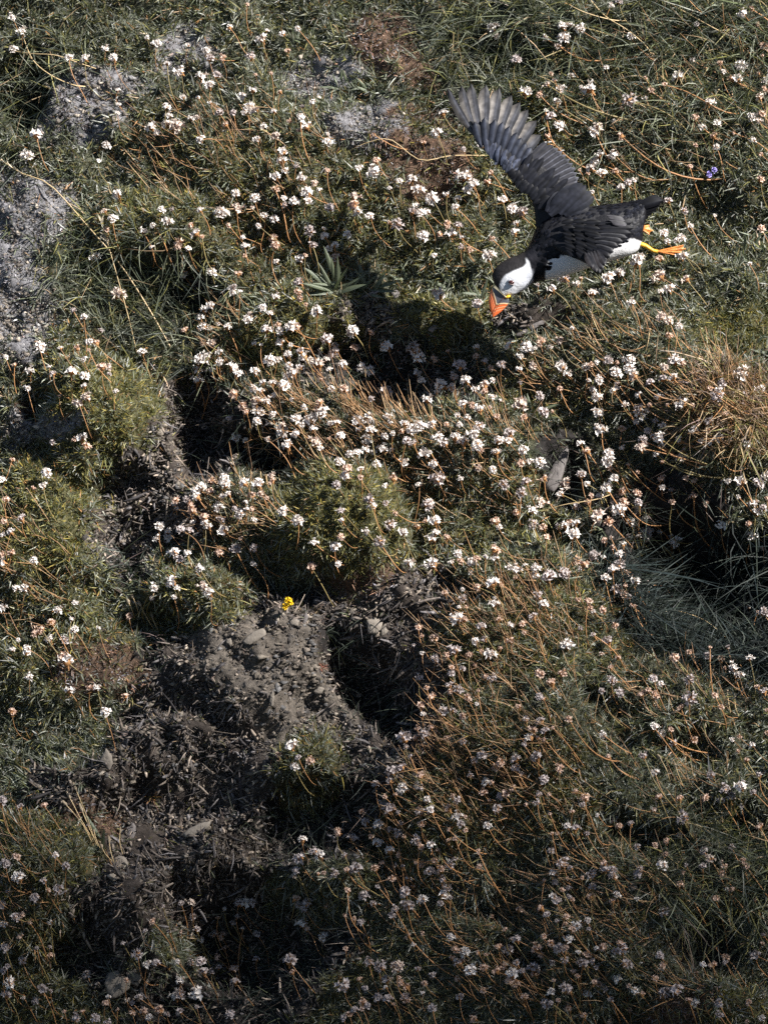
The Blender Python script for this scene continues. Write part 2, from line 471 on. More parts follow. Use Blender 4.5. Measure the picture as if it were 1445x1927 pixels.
# ------------------------------------------------------------------ added unseen rock ridge, placed to shade the foot of the slope
P0 = surf(np.array([722.0]), np.array([1530.0]))[0]
E0 = P0 + S * 75.0
xs = np.linspace(E0[0] - 34, E0[0] + 45, 120)
CV = []; prof = [(-3.0, -58), (-1.8, -38), (-0.9, -20), (-0.5, -8), (-0.25, -2), (0, 0), (1.5, -0.6), (6, -3), (14, -9), (26, -22), (34, -58)]
for x_ in xs:
    far = min(1.0, max(0.0, (abs(x_ - E0[0]) - 4) / 8))
    for j, (dy, dz) in enumerate(prof):
        w_ = 0 if (j == 5 and far == 0) else 1.0
        CV.append((x_, E0[1] - dy - w_ * (0.0 if j == 5 else 0.8) * float(fbm(np.array([x_ * 9.0]), np.array([dz * 9.0]), 40, 3)[0]) - (0 if j >= 5 else 0), E0[2] + dz + far * 2.2 * float(fbm(np.array([x_ * 7.0]), np.array([3.0]), 60, 3)[0])))
CV = np.array(CV); npz = len(prof)
ic = np.arange(len(CV)).reshape(len(xs), npz)
qc = np.stack([ic[:-1, :-1].ravel(), ic[1:, :-1].ravel(), ic[1:, 1:].ravel(), ic[:-1, 1:].ravel()], 1)
cc_ = np.tile(np.array((0.16, 0.145, 0.125)), (len(CV), 1)) * (1 + 0.5 * fbm(CV[:, 0] * 10, CV[:, 2] * 10, 50, 3))[:, None]
o = link('added_shade_ridge', np_mesh('added_shade_ridge', CV, [qc], cc_, mats=[MAT_SOIL]))
tag(o, 'unseen rock ridge added to shade the foot of the slope', kind='structure')

# ------------------------------------------------------------------ leaves and grass
def blades(root, d, bend, length, width, col, side=None):
    """curved tapering leaf blades; all arrays have one row per blade"""
    n = len(root)
    if side is None: side = rng.normal(size=(n, 3))
    side = unit(np.cross(d, side))
    L = length[:, None]; w = width[:, None] * 0.5
    rows = []
    for s, ws in ((0, 0.8), (0.38, 1.0), (0.72, 0.72)):
        p = root + d * L * s + bend * L * s * s
        rows += [p - side * w * ws, p + side * w * ws]
    rows.append(root + d * L + bend * L)
    V = np.stack(rows, 1).reshape(-1, 3)
    o = np.arange(n)[:, None] * 7
    q = np.concatenate([o + np.array([[0, 1, 3, 2]]), o + np.array([[2, 3, 5, 4]])])
    t = o + np.array([[4, 5, 6]])
    return V, q, t, np.repeat(col, 7, axis=0)

def palette(n, cols, w, jit=0.25):
    cols = np.array(cols); w = np.array(w, float) / sum(w)
    c = cols[rng.choice(len(cols), n, p=w)]
    return c * (1 + jit * rng.normal(size=(n, 1))).clip(0.4, 1.7)

GRN = (0.11, 0.122, 0.075); GRY = (0.165, 0.175, 0.138); OLV = (0.16, 0.152, 0.055); STR = (0.30, 0.22, 0.13)
ORG = (0.28, 0.15, 0.06); SLV = (0.27, 0.28, 0.25); YEL = (0.26, 0.21, 0.05); DGN = (0.05, 0.06, 0.048)
DGR = (0.26, 0.255, 0.27); DBR = (0.16, 0.12, 0.10); RST = (0.23, 0.135, 0.09); DPU = (0.15, 0.14, 0.145)
# kind: keep, blades per tuft, length, width, spread, colours, weights
BL = {
 0: (0.95, 11, (15, 30), 2.0, 1.0, (GRN, GRY, OLV, STR, SLV, ORG), (3.5, 6, 3, 0.8, 2.4, 0.5)),
 1: (1.00, 11, (14, 27), 1.9, 1.0, (OLV, GRN, GRY, ORG, YEL, SLV), (5, 3.5, 5, 1.2, 1.1, 1.8)),
 2: (0.60, 8, (40, 105), 1.8, 0.75, (GRN, GRY, DGN, OLV, STR), (5, 4, 4, 2.5, 0.8)),
 3: (1.00, 12, (4, 10), 2.0, 1.3, (DGR, DPU, DBR, GRY, (0.05, 0.045, 0.045)), (4, 4, 3, 1, 2)),
 4: (1.00, 12, (7, 16), 1.6, 1.2, (RST, DBR, DGR, OLV, (0.06, 0.045, 0.035)), (4, 4, 2, 1.5, 2)),
 5: (0.20, 7, (10, 24), 1.6, 1.0, (DBR, GRN, STR, OLV), (5, 1, 1, 1)),
 6: (0.03, 5, (8, 18), 1.5, 1.0, (DBR, STR), (3, 1)),
 7: (0.25, 8, (25, 80), 1.6, 0.9, (DGN, (0.03, 0.036, 0.03), DBR, GRN), (5, 4, 1, 1)),  # hollow blades coloured darker to stand in for shade
 8: (1.00, 13, (9, 19), 1.6, 0.85, (OLV, YEL, GRN, GRY, ORG), (6, 2, 3, 2, 0.6)),
 10: (0.75, 9, (45, 120), 1.8, 0.8, ((0.026, 0.032, 0.028), (0.022, 0.031, 0.03), DGN, (0.015, 0.018, 0.018)), (5, 5, 2, 3)),  # dark green blades, colour dimmed further to imitate the hollow's shade
 9: (0.90, 11, (30, 80), 1.6, 0.8, (STR, DBR, OLV, ORG), (4, 4, 3, 1.5)),
}
UP = np.array([0, 0, 1.0])
def tuft_field(n, x0, x1, y0, y1, thin=1.0):
    X = rng.uniform(x0, x1, n); Y = rng.uniform(y0, y1, n)
    z = zone(X + rng.normal(size=n) * 16, Y + rng.normal(size=n) * 16)
    z[np.isin(z, (3, 4)) & (rng.random(n) < 0.10)] = 0
    keep = rng.random(n) < np.array([BL[i][0] for i in range(11)])[z] * thin
    return X[keep], Y[keep], z[keep]
fx, fy, fz = tuft_field(33000, -60, 1505, -60, 1990)
ox, oy, oz = tuft_field(40000, -420, 1865, -420, 2350, 0.42)
m = (ox < -60) | (ox > 1505) | (oy < -60) | (oy > 1990)
fx = np.concatenate([fx, ox[m]]); fy = np.concatenate([fy, oy[m]]); fz = np.concatenate([fz, oz[m]])
nb = np.array([BL[i][1] for i in range(11)])[fz]
nb = np.maximum(3, (nb * rng.uniform(0.6, 1.3, len(nb))).astype(int))
ti = np.repeat(np.arange(len(fx)), nb)                 # blade -> tuft
bz = fz[ti]
n = len(ti)
tuft_off = rng.normal(size=(len(fx), 3)) * 0.25
bx = fx[ti] + rng.normal(size=n) * 3.0; by = fy[ti] + rng.normal(size=n) * 3.0
root = surf(bx, by) - 2 * K * N0
nrm = surf_n(fx, fy, 9)[ti]
spread = np.array([BL[i][4] for i in range(11)])[bz][:, None]
rnd = rng.normal(size=(n, 3))
d = unit(nrm * 0.75 + UP * 0.30 + spread * 0.85 * rnd + tuft_off[ti] + 0.12 * (-R))
lo = np.array([BL[i][2][0] for i in range(11)])[bz]; hi = np.array([BL[i][2][1] for i in range(11)])[bz]
clump = np.repeat(rng.uniform(0.8, 1.2, len(fx)), nb)
length = (lo + (hi - lo) * rng.random(n) ** 1.3) * clump * K
width = np.array([BL[i][3] for i in range(11)])[bz] * rng.uniform(0.7, 1.35, n) * K
isl = np.isin(bz, (2, 7, 9, 10))
bend = unit(rng.normal(size=(n, 3)) * 0.6 + np.where(isl[:, None], 0.9 * R * rng.choice([-0.4, 1.0], n)[:, None] - 0.7 * UP, -0.35 * UP)) * rng.uniform(0.15, 0.55, n)[:, None]
bend = bend * np.where(isl, 1.6, 1.0)[:, None]
col = np.zeros((n, 3))
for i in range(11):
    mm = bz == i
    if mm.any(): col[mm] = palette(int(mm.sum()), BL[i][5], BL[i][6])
# whole tufts differ in hue: some yellower, some greyer, as the plants do
tj = 1 + 0.16 * rng.normal(size=(len(fx), 1)) * np.array([[1.0, 0.8, 1.2]])
patch = 1 + 0.55 * fbm(fx, fy, 120, 3)
col = col * tj[ti].clip(0.6, 1.5) * patch[ti][:, None].clip(0.65, 1.4)
V, Q, Tt, C = blades(root, d, bend, length, width, col)
# owner: the nearest thrift plant whose cushion covers the tuft, else the loose ground cover
own = np.full(len(fx), -1)
green = np.isin(fz, (0, 1, 8, 9))
dd = np.hypot((fx[:, None] - PC[None, :, 0]), (fy[:, None] - PC[None, :, 1])) / PR[None, :]
nearest = dd.argmin(1)
own[green & (dd.min(1) < 1.0)] = nearest[green & (dd.min(1) < 1.0)]
own[own < 0] = -2 - np.isin(fz, (3, 4)).astype(int)[own < 0] - 2 * np.isin(fz, (2, 7, 10)).astype(int)[own < 0]
bo = own[ti]
def submesh(name, mask, mat, origin=np.zeros(3)):
    idx = np.nonzero(mask)[0]
    rep = (idx[:, None] * 7 + np.arange(7)).ravel()
    o = np.arange(len(idx))[:, None] * 7
    q = np.concatenate([o + np.array([[0, 1, 3, 2]]), o + np.array([[2, 3, 5, 4]])]); t = o + np.array([[4, 5, 6]])
    return np_mesh(name, V[rep] - origin, [q, t], C[rep], mats=[mat])
# a felt of fine needles between the tufts
n = 470000
qx = rng.uniform(-40, 1485, n); qy = rng.uniform(-40, 1970, n)
qx[:60000] = rng.uniform(-300, 1745, 60000); qy[:60000] = rng.uniform(-300, 2230, 60000)
qz = zone(qx + rng.normal(size=n) * 10, qy + rng.normal(size=n) * 10)
kp = rng.random(n) < np.array([0.8, 0.8, 0.45, 0.75, 0.75, 0.12, 0.05, 0.06, 1.0, 0.5, 0.3])[qz]
qx, qy, qz = qx[kp], qy[kp], qz[kp]; n = len(qx)
qn = surf_n(qx, qy, 10)
qd = unit(qn * 0.55 + UP * 0.2 + rng.normal(size=(n, 3)) * 0.75)
qs = unit(np.cross(qd, rng.normal(size=(n, 3))))
ql = (rng.uniform(6, 15, n) * np.where(np.isin(qz, (3, 4)), 0.6, 1.0) * K)[:, None]; qw = (rng.uniform(0.8, 1.5, n) * K)[:, None]
qr = surf(qx, qy) - K * N0
qv = np.stack([qr - qs * qw, qr + qs * qw, qr + qd * ql], 1).reshape(-1, 3)
qcol = np.zeros((n, 3))
for i in range(11):
    mm = qz == i
    if mm.any(): qcol[mm] = palette(int(mm.sum()), BL[i][5], BL[i][6], 0.35)
qcol *= (1 + 0.6 * fbm(qx, qy, 60, 3))[:, None].clip(0.6, 1.5)
g = link('fine_turf_grass', np_mesh('fine_turf_grass', qv, [np.arange(3 * n).reshape(-1, 3)], np.repeat(qcol, 3, axis=0), mats=[MAT_BLADE]))
tag(g, 'felt of fine short leaves covering the slope', kind='stuff')
g = link('ground_cover_grass', submesh('ground_cover_grass', bo == -2, MAT_BLADE))
tag(g, 'short grey green leaves covering the slope between the thrift cushions', kind='stuff')
g = link('withered_leaf_litter', submesh('withered_leaf_litter', bo == -3, MAT_DEAD))
tag(g, 'short grey and rusty withered leaves on the dead cushions', kind='stuff')
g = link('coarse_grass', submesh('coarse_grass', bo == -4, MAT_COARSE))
tag(g, 'long dark green coarse grass, its colour darkened further for shade in the hollows', kind='stuff')
plant_roots = []
PX, PY = solve(PC[:, 0], PC[:, 1])
PP = surf(PX, PY)
for i, p in enumerate(PLANTS):
    e = empty('thrift_plant', PP[i])
    tag(e, p[3], 'plant', 'thrift plants on the slope')
    plant_roots.append(e)
    mk = bo == i
    if mk.any(): link('leaf_cushion', submesh('leaf_cushion', mk, MAT_BLADE, PP[i]), e)

# ------------------------------------------------------------------ dead stubs, crumbs of earth
def prisms(root, d, bend, length, width, col, sides=4):
    n = len(root)
    a = unit(np.cross(d, rng.normal(size=(n, 3)))); b = np.cross(d, a)
    rows = []
    for s, ws in ((0, 0.8), (0.55, 1.0), (1.0, 0.45)):
        p = root + d * (length * s)[:, None] + bend * (length * s * s)[:, None]
        for k in range(sides):
            t = 2 * math.pi * k / sides
            rows.append(p + (a * math.cos(t) + b * math.sin(t)) * (width * 0.5 * ws)[:, None])
    nv = 3 * sides
    Vv = np.stack(rows, 1).reshape(-1, 3)
    o = np.arange(n)[:, None] * nv
    q = []
    for r_ in range(2):
        for k in range(sides):
            k2 = (k + 1) % sides
            q.append(o + np.array([[r_ * sides + k, r_ * sides + k2, (r_ + 1) * sides + k2, (r_ + 1) * sides + k]]))
    cap = o + np.array([[2 * sides + k for k in range(sides)]])
    return Vv, [np.concatenate(q), cap], np.repeat(col, nv, axis=0)
SX = rng.uniform(-40, 1000, 130000); SY = rng.uniform(540, 1900, 130000)
sz = zone(SX, SY)
kp = ((sz == 5) & (rng.random(len(sz)) < 0.5)) | ((sz == 6) & (rng.random(len(sz)) < 0.16)) | ((sz == 7) & (rng.random(len(sz)) < 0.28))
SX, SY, sz = SX[kp], SY[kp], sz[kp]
n = len(SX)
sn = surf_n(SX, SY, 8)
swirl = fbm(SX, SY, 90, 2)[:, None] * 3.0
sd_ = unit(sn * 0.45 + (-R * np.cos(swirl) - U * np.sin(swirl + 0.9)) * 0.5 + 0.75 * rng.normal(size=(n, 3)))
sc_ = palette(n, ((0.115,0.096,0.083),(0.075,0.065,0.06),(0.25,0.205,0.165),(0.04,0.036,0.037),(0.13,0.12,0.12)), (5,4,4,3,3), 0.3)
Vv, F, Cc = prisms(surf(SX, SY) - 2 * K * N0, sd_, unit(rng.normal(size=(n, 3))) * 0.3, (4 + 17 * rng.random(n) ** 2 + 40 * rng.random(n) ** 14) * K * np.where(sz == 6, 0.6, 1),
                   (1.8 + 6.5 * rng.random(n) ** 2.2) * K, sc_, 3)
o = link('dead_root_litter', np_mesh('dead_root_litter', Vv, F, Cc, smooth=False, mats=[MAT_DEAD]))
tag(o, 'brown dead stems and root stubs bristling from the soil bank', kind='stuff')

OCT = np.array([(1,0,0),(-1,0,0),(0,1,0),(0,-1,0),(0,0,1),(0,0,-1)], float)
OF = np.array([(0,2,4),(2,1,4),(1,3,4),(3,0,4),(2,0,5),(1,2,5),(3,1,5),(0,3,5)])
CX = np.concatenate([rng.uniform(-40, 1000, 90000), rng.uniform(-40, 900, 30000)]); CY = np.concatenate([rng.uniform(540, 1900, 90000), rng.uniform(-40, 900, 30000)])
cz = zone(CX + rng.normal(size=len(CX)) * 8, CY + rng.normal(size=len(CX)) * 8)
kp = ((cz == 6) & (rng.random(len(cz)) < 0.75)) | ((cz == 5) & (rng.random(len(cz)) < 0.7)) | ((cz == 7) & (rng.random(len(cz)) < 0.12)) | (cz == 3)
CX, CY, cz = CX[kp], CY[kp], cz[kp]
n = len(CX)
size = (0.9 + 6.5 * rng.random(n) ** 4.0) * K * np.where(cz == 3, 0.75, 1)
jit = OCT[None] * (1 + 0.45 * rng.normal(size=(n, 6, 1))).clip(0.35, 1.8) + 0.25 * rng.normal(size=(n, 6, 3))
Vc = (surf(CX, CY)[:, None] + jit * size[:, None, None] * np.array([1.25, 0.9, 0.8])).reshape(-1, 3)
Fc = (np.arange(n)[:, None, None] * 6 + OF[None]).reshape(-1, 3)
cc = np.repeat(palette(n, ((0.135,0.115,0.095),(0.08,0.07,0.06),(0.22,0.19,0.155),(0.12,0.116,0.114),(0.055,0.05,0.047)), (5,4,2,2,2), 0.2) * np.where(cz == 3, 1.7, 1)[:, None], 6, axis=0)
o = link('soil_crumb_gravel', np_mesh('soil_crumb_gravel', Vc, [Fc], cc, smooth=False, mats=[MAT_SOIL]))
tag(o, 'pale crumbs of dry soil and tiny stones on the bank', kind='stuff')

# ------------------------------------------------------------------ old bare flower stalks lying over the cushions
ST = [(930,1330,190,210,378),(850,1530,150,150,294),(1100,1760,280,140,420),(640,820,190,70,336),(1390,800,110,80,294),(900,900,200,90,168),(1000,1150,160,90,126),
      (430,980,120,70,105),(60,1100,90,120,105),(60,1680,110,100,126),(450,300,200,120,147),(1300,180,200,160,147),(1180,700,200,80,147),(430,650,60,70,50),(1150,1500,250,150,210),(1280,1320,150,80,84)]
sx_, sy_ = [], []
for cx, cy, rx, ry, k in ST:
    a = rng.random(k) * 2 * math.pi; q = np.sqrt(rng.random(k))
    sx_.append(cx + rx * q * np.cos(a)); sy_.append(cy + ry * q * np.sin(a))
sx_ = np.concatenate(sx_); sy_ = np.concatenate(sy_)
kp = ~np.isin(zone(sx_, sy_), (5, 6, 7, 10)); sx_, sy_ = sx_[kp], sy_[kp]; n = len(sx_)
sd2 = unit(surf_n(sx_, sy_, 14) * 0.35 - R * 0.75 + UP * 0.55 + rng.normal(size=(n, 3)) * 0.35)
col = palette(n, ((0.30,0.17,0.08),(0.22,0.13,0.075),(0.34,0.23,0.13),(0.16,0.11,0.07)), (5,4,3,2), 0.2)
Vv, F, Cc = prisms(surf(sx_, sy_), sd2, unit(UP * 0.6 + rng.normal(size=(n, 3)) * 0.7) * 0.3, rng.uniform(35, 85, n) * K, rng.uniform(1.2, 2.0, n) * K, col, 3)
o = link('bare_stalk_litter', np_mesh('bare_stalk_litter', Vv, F, Cc, mats=[MAT_DEAD]))
tag(o, 'old leafless tan flower stalks lying over the cushions', kind='stuff')

# ------------------------------------------------------------------ thrift flower stalks and heads
def C_(ox, oy, pts, sc=2.89):
    v = [float(t) for t in pts.split()]
    return [(ox + v[i] / sc, oy + v[i + 1] / sc) for i in range(0, len(v), 2)]
HEADS = []
HEADS += C_(0,0,'65 95 120 175 70 270 375 315 465 320 620 318 575 265 640 490 648 570 640 615 800 200 855 238 1020 245 1120 275 1140 320 1210 320 910 348 985 393 1095 420 1180 410 1140 465 1250 150 1365 310 1390 405 1375 495 1145 560 995 530 1075 530 905 580 920 630 905 680 825 695 855 720 955 695 1040 645 1075 640 1190 610 1270 615 1330 610 1360 590 1090 760 1230 680 1430 690 1400 760 150 855 200 740 535 875 575 790 640 1060 875 1140 935 1140 1090 1145 1200 1165 1280 1050 1380 1075 1290 1135 1370 1130 1245 1225 1405 1225 835 1225 910 1210 1040 1225 780 1260 1070 1270 1100 1290 975 1330 1025 1355 825 1345 1320 1290 1330 1340 1335 1395 570 1150 610 1190 580 1250 515 1400')
HEADS += C_(450,0,'70 310 90 410 175 400 150 165 240 185 320 155 125 215 45 25 265 275 75 500 225 500 15 520 45 600 95 595 190 605 345 580 400 555 335 635 275 660 370 690 325 710 130 690 480 730 485 770 200 740 235 830 235 880 250 930 310 905 340 975 200 965 195 1030 410 1000 435 1035 370 1050 370 1090 240 1080 250 1115 295 1100 75 1075 140 1180 190 1190 100 1220 495 1130 625 1075 620 1120 640 1150 480 930 650 915 745 875 735 930 735 730 875 985 940 975 820 1025 965 1120 940 1155 985 1160 1020 1150 975 1035 1050 1080 1130 1060 1190 1080 1180 1130 1245 1030 1275 1000 1350 990 1370 940 1215 960 1240 965 1000 775 1075 725 1220 810 1110 620 1315 790 1380 150 1395 190 820 1215 715 1180 590 1275 460 1245 465 1285 520 1335 490 1350 400 1335 525 1410 385 1255 335 1410 360 1390 190 1300 195 1340 35 1390 20 1290 205 1425 1155 1280 1210 1290 1000 1285 1205 1340 1250 1360 1355 1395 1060 1390 1130 1220 1095 1275 1375 1300 1435 1090 860 1225 1190 1230')
HEADS += C_(945,0,'590 25 635 10 335 145 375 135 425 160 235 205 335 205 305 245 695 200 75 325 375 415 245 460 285 440 130 505 320 485 205 515 430 475 480 490 265 400 1310 70 1360 50 1390 130 1430 255 1415 300 1055 130 1035 325 1185 345 1200 390 1295 350 1280 430 1245 430 1395 400 1425 440 1425 485 1400 530 960 415 880 460 810 495 780 535 655 590 690 545 780 425 565 365 610 655 505 715 520 685 650 740 310 685 245 740 235 600 265 630 300 560 1125 560 1050 640 1085 690 1165 670 1150 740 1260 720 1055 790 1165 800 1365 640 1395 655 1410 620 1365 760 1410 840 1020 905 530 845 610 840 500 875 485 915 420 925 545 945 465 945 620 935')
HEADS += C_(820,130,'890 465 975 465 850 540 820 570 905 575 1050 620 1080 605 1010 640 850 670 1265 720 1350 770 1240 895 1335 920 1260 940 1310 935 1340 1020 1385 855 1380 525 1420 410 1410 265 1430 320 30 245 10 345 155 435 245 410 165 580 295 565 280 615 65 690 200 640 100 750 375 710 415 765 440 840 430 890 470 780 290 1015 310 920 90 905 135 920 130 965 180 990 555 1175 635 1200 705 1140 770 1170 790 1140 1000 1110 935 1140 1100 1040 1085 1060 1220 1130 1270 1200 1225 1350 1065 1270 740 1410 850 1220 225 1280')
HEADS += C_(1145,300,'735 70 1380 185 960 510 1385 630 640 880 210 1290 480 1440 550 1470 640 1510 550 1610 600 1830 670 1855 510 1890 470 1200 100 1050 460 900 470 1060 710 1090 740 610 1280 950', 4.817)
HEADS += C_(0,450,'825 45 980 25 1025 55 1150 180 995 195 1295 190 1320 35 1335 95 1270 265 1265 290 1305 285 1150 365 1115 390 1090 425 1110 480 1140 485 1185 465 1240 480 1005 495 1100 570 1155 570 1130 640 1195 615 1085 660 1190 670 1150 715 1070 710 1265 705 1295 735 1360 410 1345 440 1430 375 1385 570 1390 725 1430 780 1380 815 1420 830 1390 890 1325 915 1340 945 1395 990 1245 975 1285 1080 1335 1095 1275 850 1075 775 400 390 455 425 215 585 330 595 420 600 490 560 485 605 525 570 455 655 550 500 775 620 80 685 165 720 270 695 390 725 460 745 555 700 590 700 595 735 630 830 325 855 460 800 475 865 430 895 150 815 290 735 405 1095 445 1090 470 1130 285 1110 255 1275 180 1355 235 1345 65 1205 10 1310 30 1420 30 640 515 100 640 300 1060 1365 1095 1355 1145 1375 1150 1320 1220 1295 1225 1340 1245 1390 960 1425 1015 1420 1075 1405 1410 1335 1420 1390')
HEADS += C_(450,450,'145 370 165 405 60 410 210 465 225 495 150 495 285 480 315 480 85 570 120 575 225 565 280 575 335 615 355 645 265 630 165 660 205 660 275 690 330 700 390 665 435 685 470 655 515 625 520 580 480 550 620 505 625 590 715 510 805 590 565 685 490 710 670 700 265 750 300 730 130 780 180 790 240 805 75 815 125 835 190 850 150 880 285 870 500 815 570 815 445 765 20 910 40 950 90 890 95 990 180 955 105 945 235 1010 225 1040 250 1075 355 915 440 890 430 925 395 990 310 980 345 1010 450 950 500 1010 530 1005 400 1035 310 1060 155 1090 265 1125 410 1110 440 1140 490 1090 550 1075 650 995 700 980 650 1040 690 1090 715 1045 805 965 825 1000 900 1010 940 1040 980 1025 1050 1015 885 1045 790 1075 835 1060 910 1095 690 1150 730 1160 640 1165 600 1170 780 1145 830 1150 950 1115 960 600 975 650 1060 650 1135 610 965 730 1165 750 1235 770 990 770 1025 880 1105 800 1075 835 1160 810 1200 690 1290 640 1295 590 1335 670 1370 700 1430 685 1375 765 1335 800 1280 820 1335 830 1375 860 1420 880 1220 900 1265 910 1310 930 1365 920 1240 970 1185 960 1130 1010 1200 1010 1305 1020 1400 970 1280 1065 1085 1080 1175 1085 1120 1115 1220 1110 1300 1125 1310 1150 1400 1165 1410 1100 1040 1160 1010 1165 1060 1225 900 1215 750 1230 660 1255 590 1250 540 1215 580 1290 660 1300 530 1340 840 1310 795 1345 980 1340 1080 1310 1205 1305 1300 1250 1380 1255 1435 1340 1040 1430 710 1425 175 1290 180 1320 110 1340 30 1330 130 1385 150 1410 35 1430 70 1400 20 1090 40 1095 330 235 320 295 335 325 200 315 420 400 365 355 1065 285 1085 310 1295 360 1355 90 720 870 790 830 715 720')
HEADS += C_(945,600,'45 115 35 150 130 155 180 160 205 130 260 155 315 120 100 205 95 275 170 260 95 350 320 265 355 305 315 385 200 420 115 455 85 470 40 630 25 670 110 715 275 505 225 510 125 540 520 515 530 605 455 265 480 250 515 235 575 230 625 240 670 230 695 220 615 290 690 270 720 315 470 340 525 320 525 340 490 385 625 355 605 395 620 380 515 430 665 470 740 415 805 345 875 330 930 325 885 265 935 235 980 245 855 435 805 470 900 470 955 470 990 470 1030 470 745 490 755 520 730 560 835 555 875 585 790 610 820 640 765 660 755 705 650 605 655 705 870 690 860 650 840 740 870 780 960 655 985 720 980 760 740 830 685 800 425 680 465 725 575 735 590 765 565 785 585 815 610 870 430 855 460 900 485 965 530 965 465 1000 400 1025 570 925 655 940 735 950 740 1000 660 1000 645 1050 870 870 870 920 920 935 925 1000 1000 870 1045 885 1040 970 1110 1010 1230 885 1295 895 1395 895 1440 860 1285 970 1130 380 1185 380 1170 420 1200 350 1250 410 1320 405 1300 300 1405 390 1210 520 1130 560 1050 605 1115 610 1180 655 1130 680 1085 665 1330 690 165 1045 170 1120 225 1140 80 1055 210 1000 230 870 320 955 340 900 130 890 20 920 105 950 150 780 205 780 100 790 370 1110 345 1130 400 1115 310 1140 385 1180 240 1190 580 1105 515 1075 700 1105 735 1110 780 1085 590 1190 560 1210 600 1245 640 1285 655 1235 740 1180 790 1205 780 1165 860 1165 940 1210 690 1190 410 1320 440 1340 330 1385 180 1360 75 1370 70 1410 40 1350 255 1400 560 1415 670 1385 690 1370 640 1330 600 1370 860 1390 870 1430 550 1300 500 1290 1190 1120 1370 1010 1380 1050 1420 1030 1440 980 1340 1120 1420 1250 1355 1180')
HEADS += C_(945,1050,'405 20 430 60 80 65 70 105 175 55 180 95 260 100 125 40 330 90 560 120 605 75 640 50 680 85 725 135 670 155 660 205 620 180 720 265 700 260 690 215 800 150 860 80 865 125 195 205 225 260 170 325 410 230 470 240 480 275 500 295 550 290 615 370 425 385 495 420 575 460 350 480 540 525 630 545 590 600 45 455 120 410 45 370 110 360 205 635 325 635 270 685 205 755 225 770 90 815 590 670 540 725 820 660 865 690 760 745 795 725 830 750 635 735 1130 490 1115 535 1225 490 1190 555 1345 550 1260 600 1290 640 1210 605 940 545 1020 670 1020 770 1020 520 1340 270 1390 300 1420 300 1390 705 1425 730 1440 830 1190 815 1155 750 970 815 130 885 165 940 210 895 230 945 275 925 365 885 195 985 230 990 155 985 120 1020 75 1100 75 1150 105 1180 185 1085 310 1155 550 965 580 1085 825 925 865 955 915 940 935 1015 1040 995 770 1085 830 1170 855 1305 1250 990 1290 975 1360 1020 1285 1055 1330 1105 1440 955 1140 1185 1400 1185 1210 1260 1300 1250 1370 1280 1110 1310 1190 1320 1240 1300 965 1315 825 1375 225 1210 200 1290 255 1290 190 1335 130 1345 60 1255 260 1395 380 1385 440 1345 450 1310 400 1275 520 1400 10 1290 610 1430 990 1415 1300 1355')
HEADS += C_(0,900,'175 60 240 45 20 130 120 225 20 240 60 295 15 310 10 420 60 410 20 460 185 450 85 600 135 605 10 710 405 680 315 720 280 790 390 770 405 830 230 825 195 845 535 820 270 880 350 885 100 880 70 935 145 925 145 955 340 975 365 1005 160 1080 380 1165 490 1145 530 1145 680 1190 570 1275 65 1280 700 750 825 655 835 600 940 570 965 600 945 645 1105 590 1140 630 1085 490 950 410 970 450 1020 410 1190 410 1280 390 1385 385 1310 330 1375 470 855 330 915 290 920 325 865 270 985 280 1030 290 1045 240 1110 215 1115 240 1135 270 1200 230 1205 235 950 140 960 170 1050 70 1090 55 1140 75 1080 100 1030 140 1050 180 1185 160 1275 165 1335 135 1345 170 1150 25 1225 45 1210 100 1250 95 1310 190 1430 100 1375 100 1380 230 1220 290 1370 170')
HEADS += C_(450,900,'840 10 795 45 985 40 1080 15 1210 10 1435 40 705 130 730 160 795 140 850 190 695 290 820 260 890 300 555 180 560 230 320 235 410 355 520 375 555 320 535 470 395 490 765 350 240 185 970 270 1015 235 1065 240 1070 295 1130 325 1040 335 1045 130 1025 155 1395 240 1415 265 925 465 1055 475 1190 420 1205 455 1155 460 1265 460 1290 440 1340 430 1390 440 1390 395 1265 515 1300 595 1215 605 1120 630 1380 580 1425 580 1195 705 1220 660 1235 705 1185 765 1220 775 1315 810 1410 775 1390 690 1065 875 995 860 975 815 950 910 1070 990 1285 890 1335 880 1420 930 1250 965 1320 940 1360 965 1130 970 1170 945 1150 1030 1215 1040 1280 1020 1155 1065 1340 1085 1375 1090 1145 1130 1150 1165 1190 1160 1300 1160 995 960 980 1090 1020 1140 985 1240 1000 1285 1110 1270 1165 1270 1215 1300 1290 1230 1240 1200 1050 1190 970 1365 1045 1360 1010 1400 1130 1420 1215 1435 900 1425 960 1420')
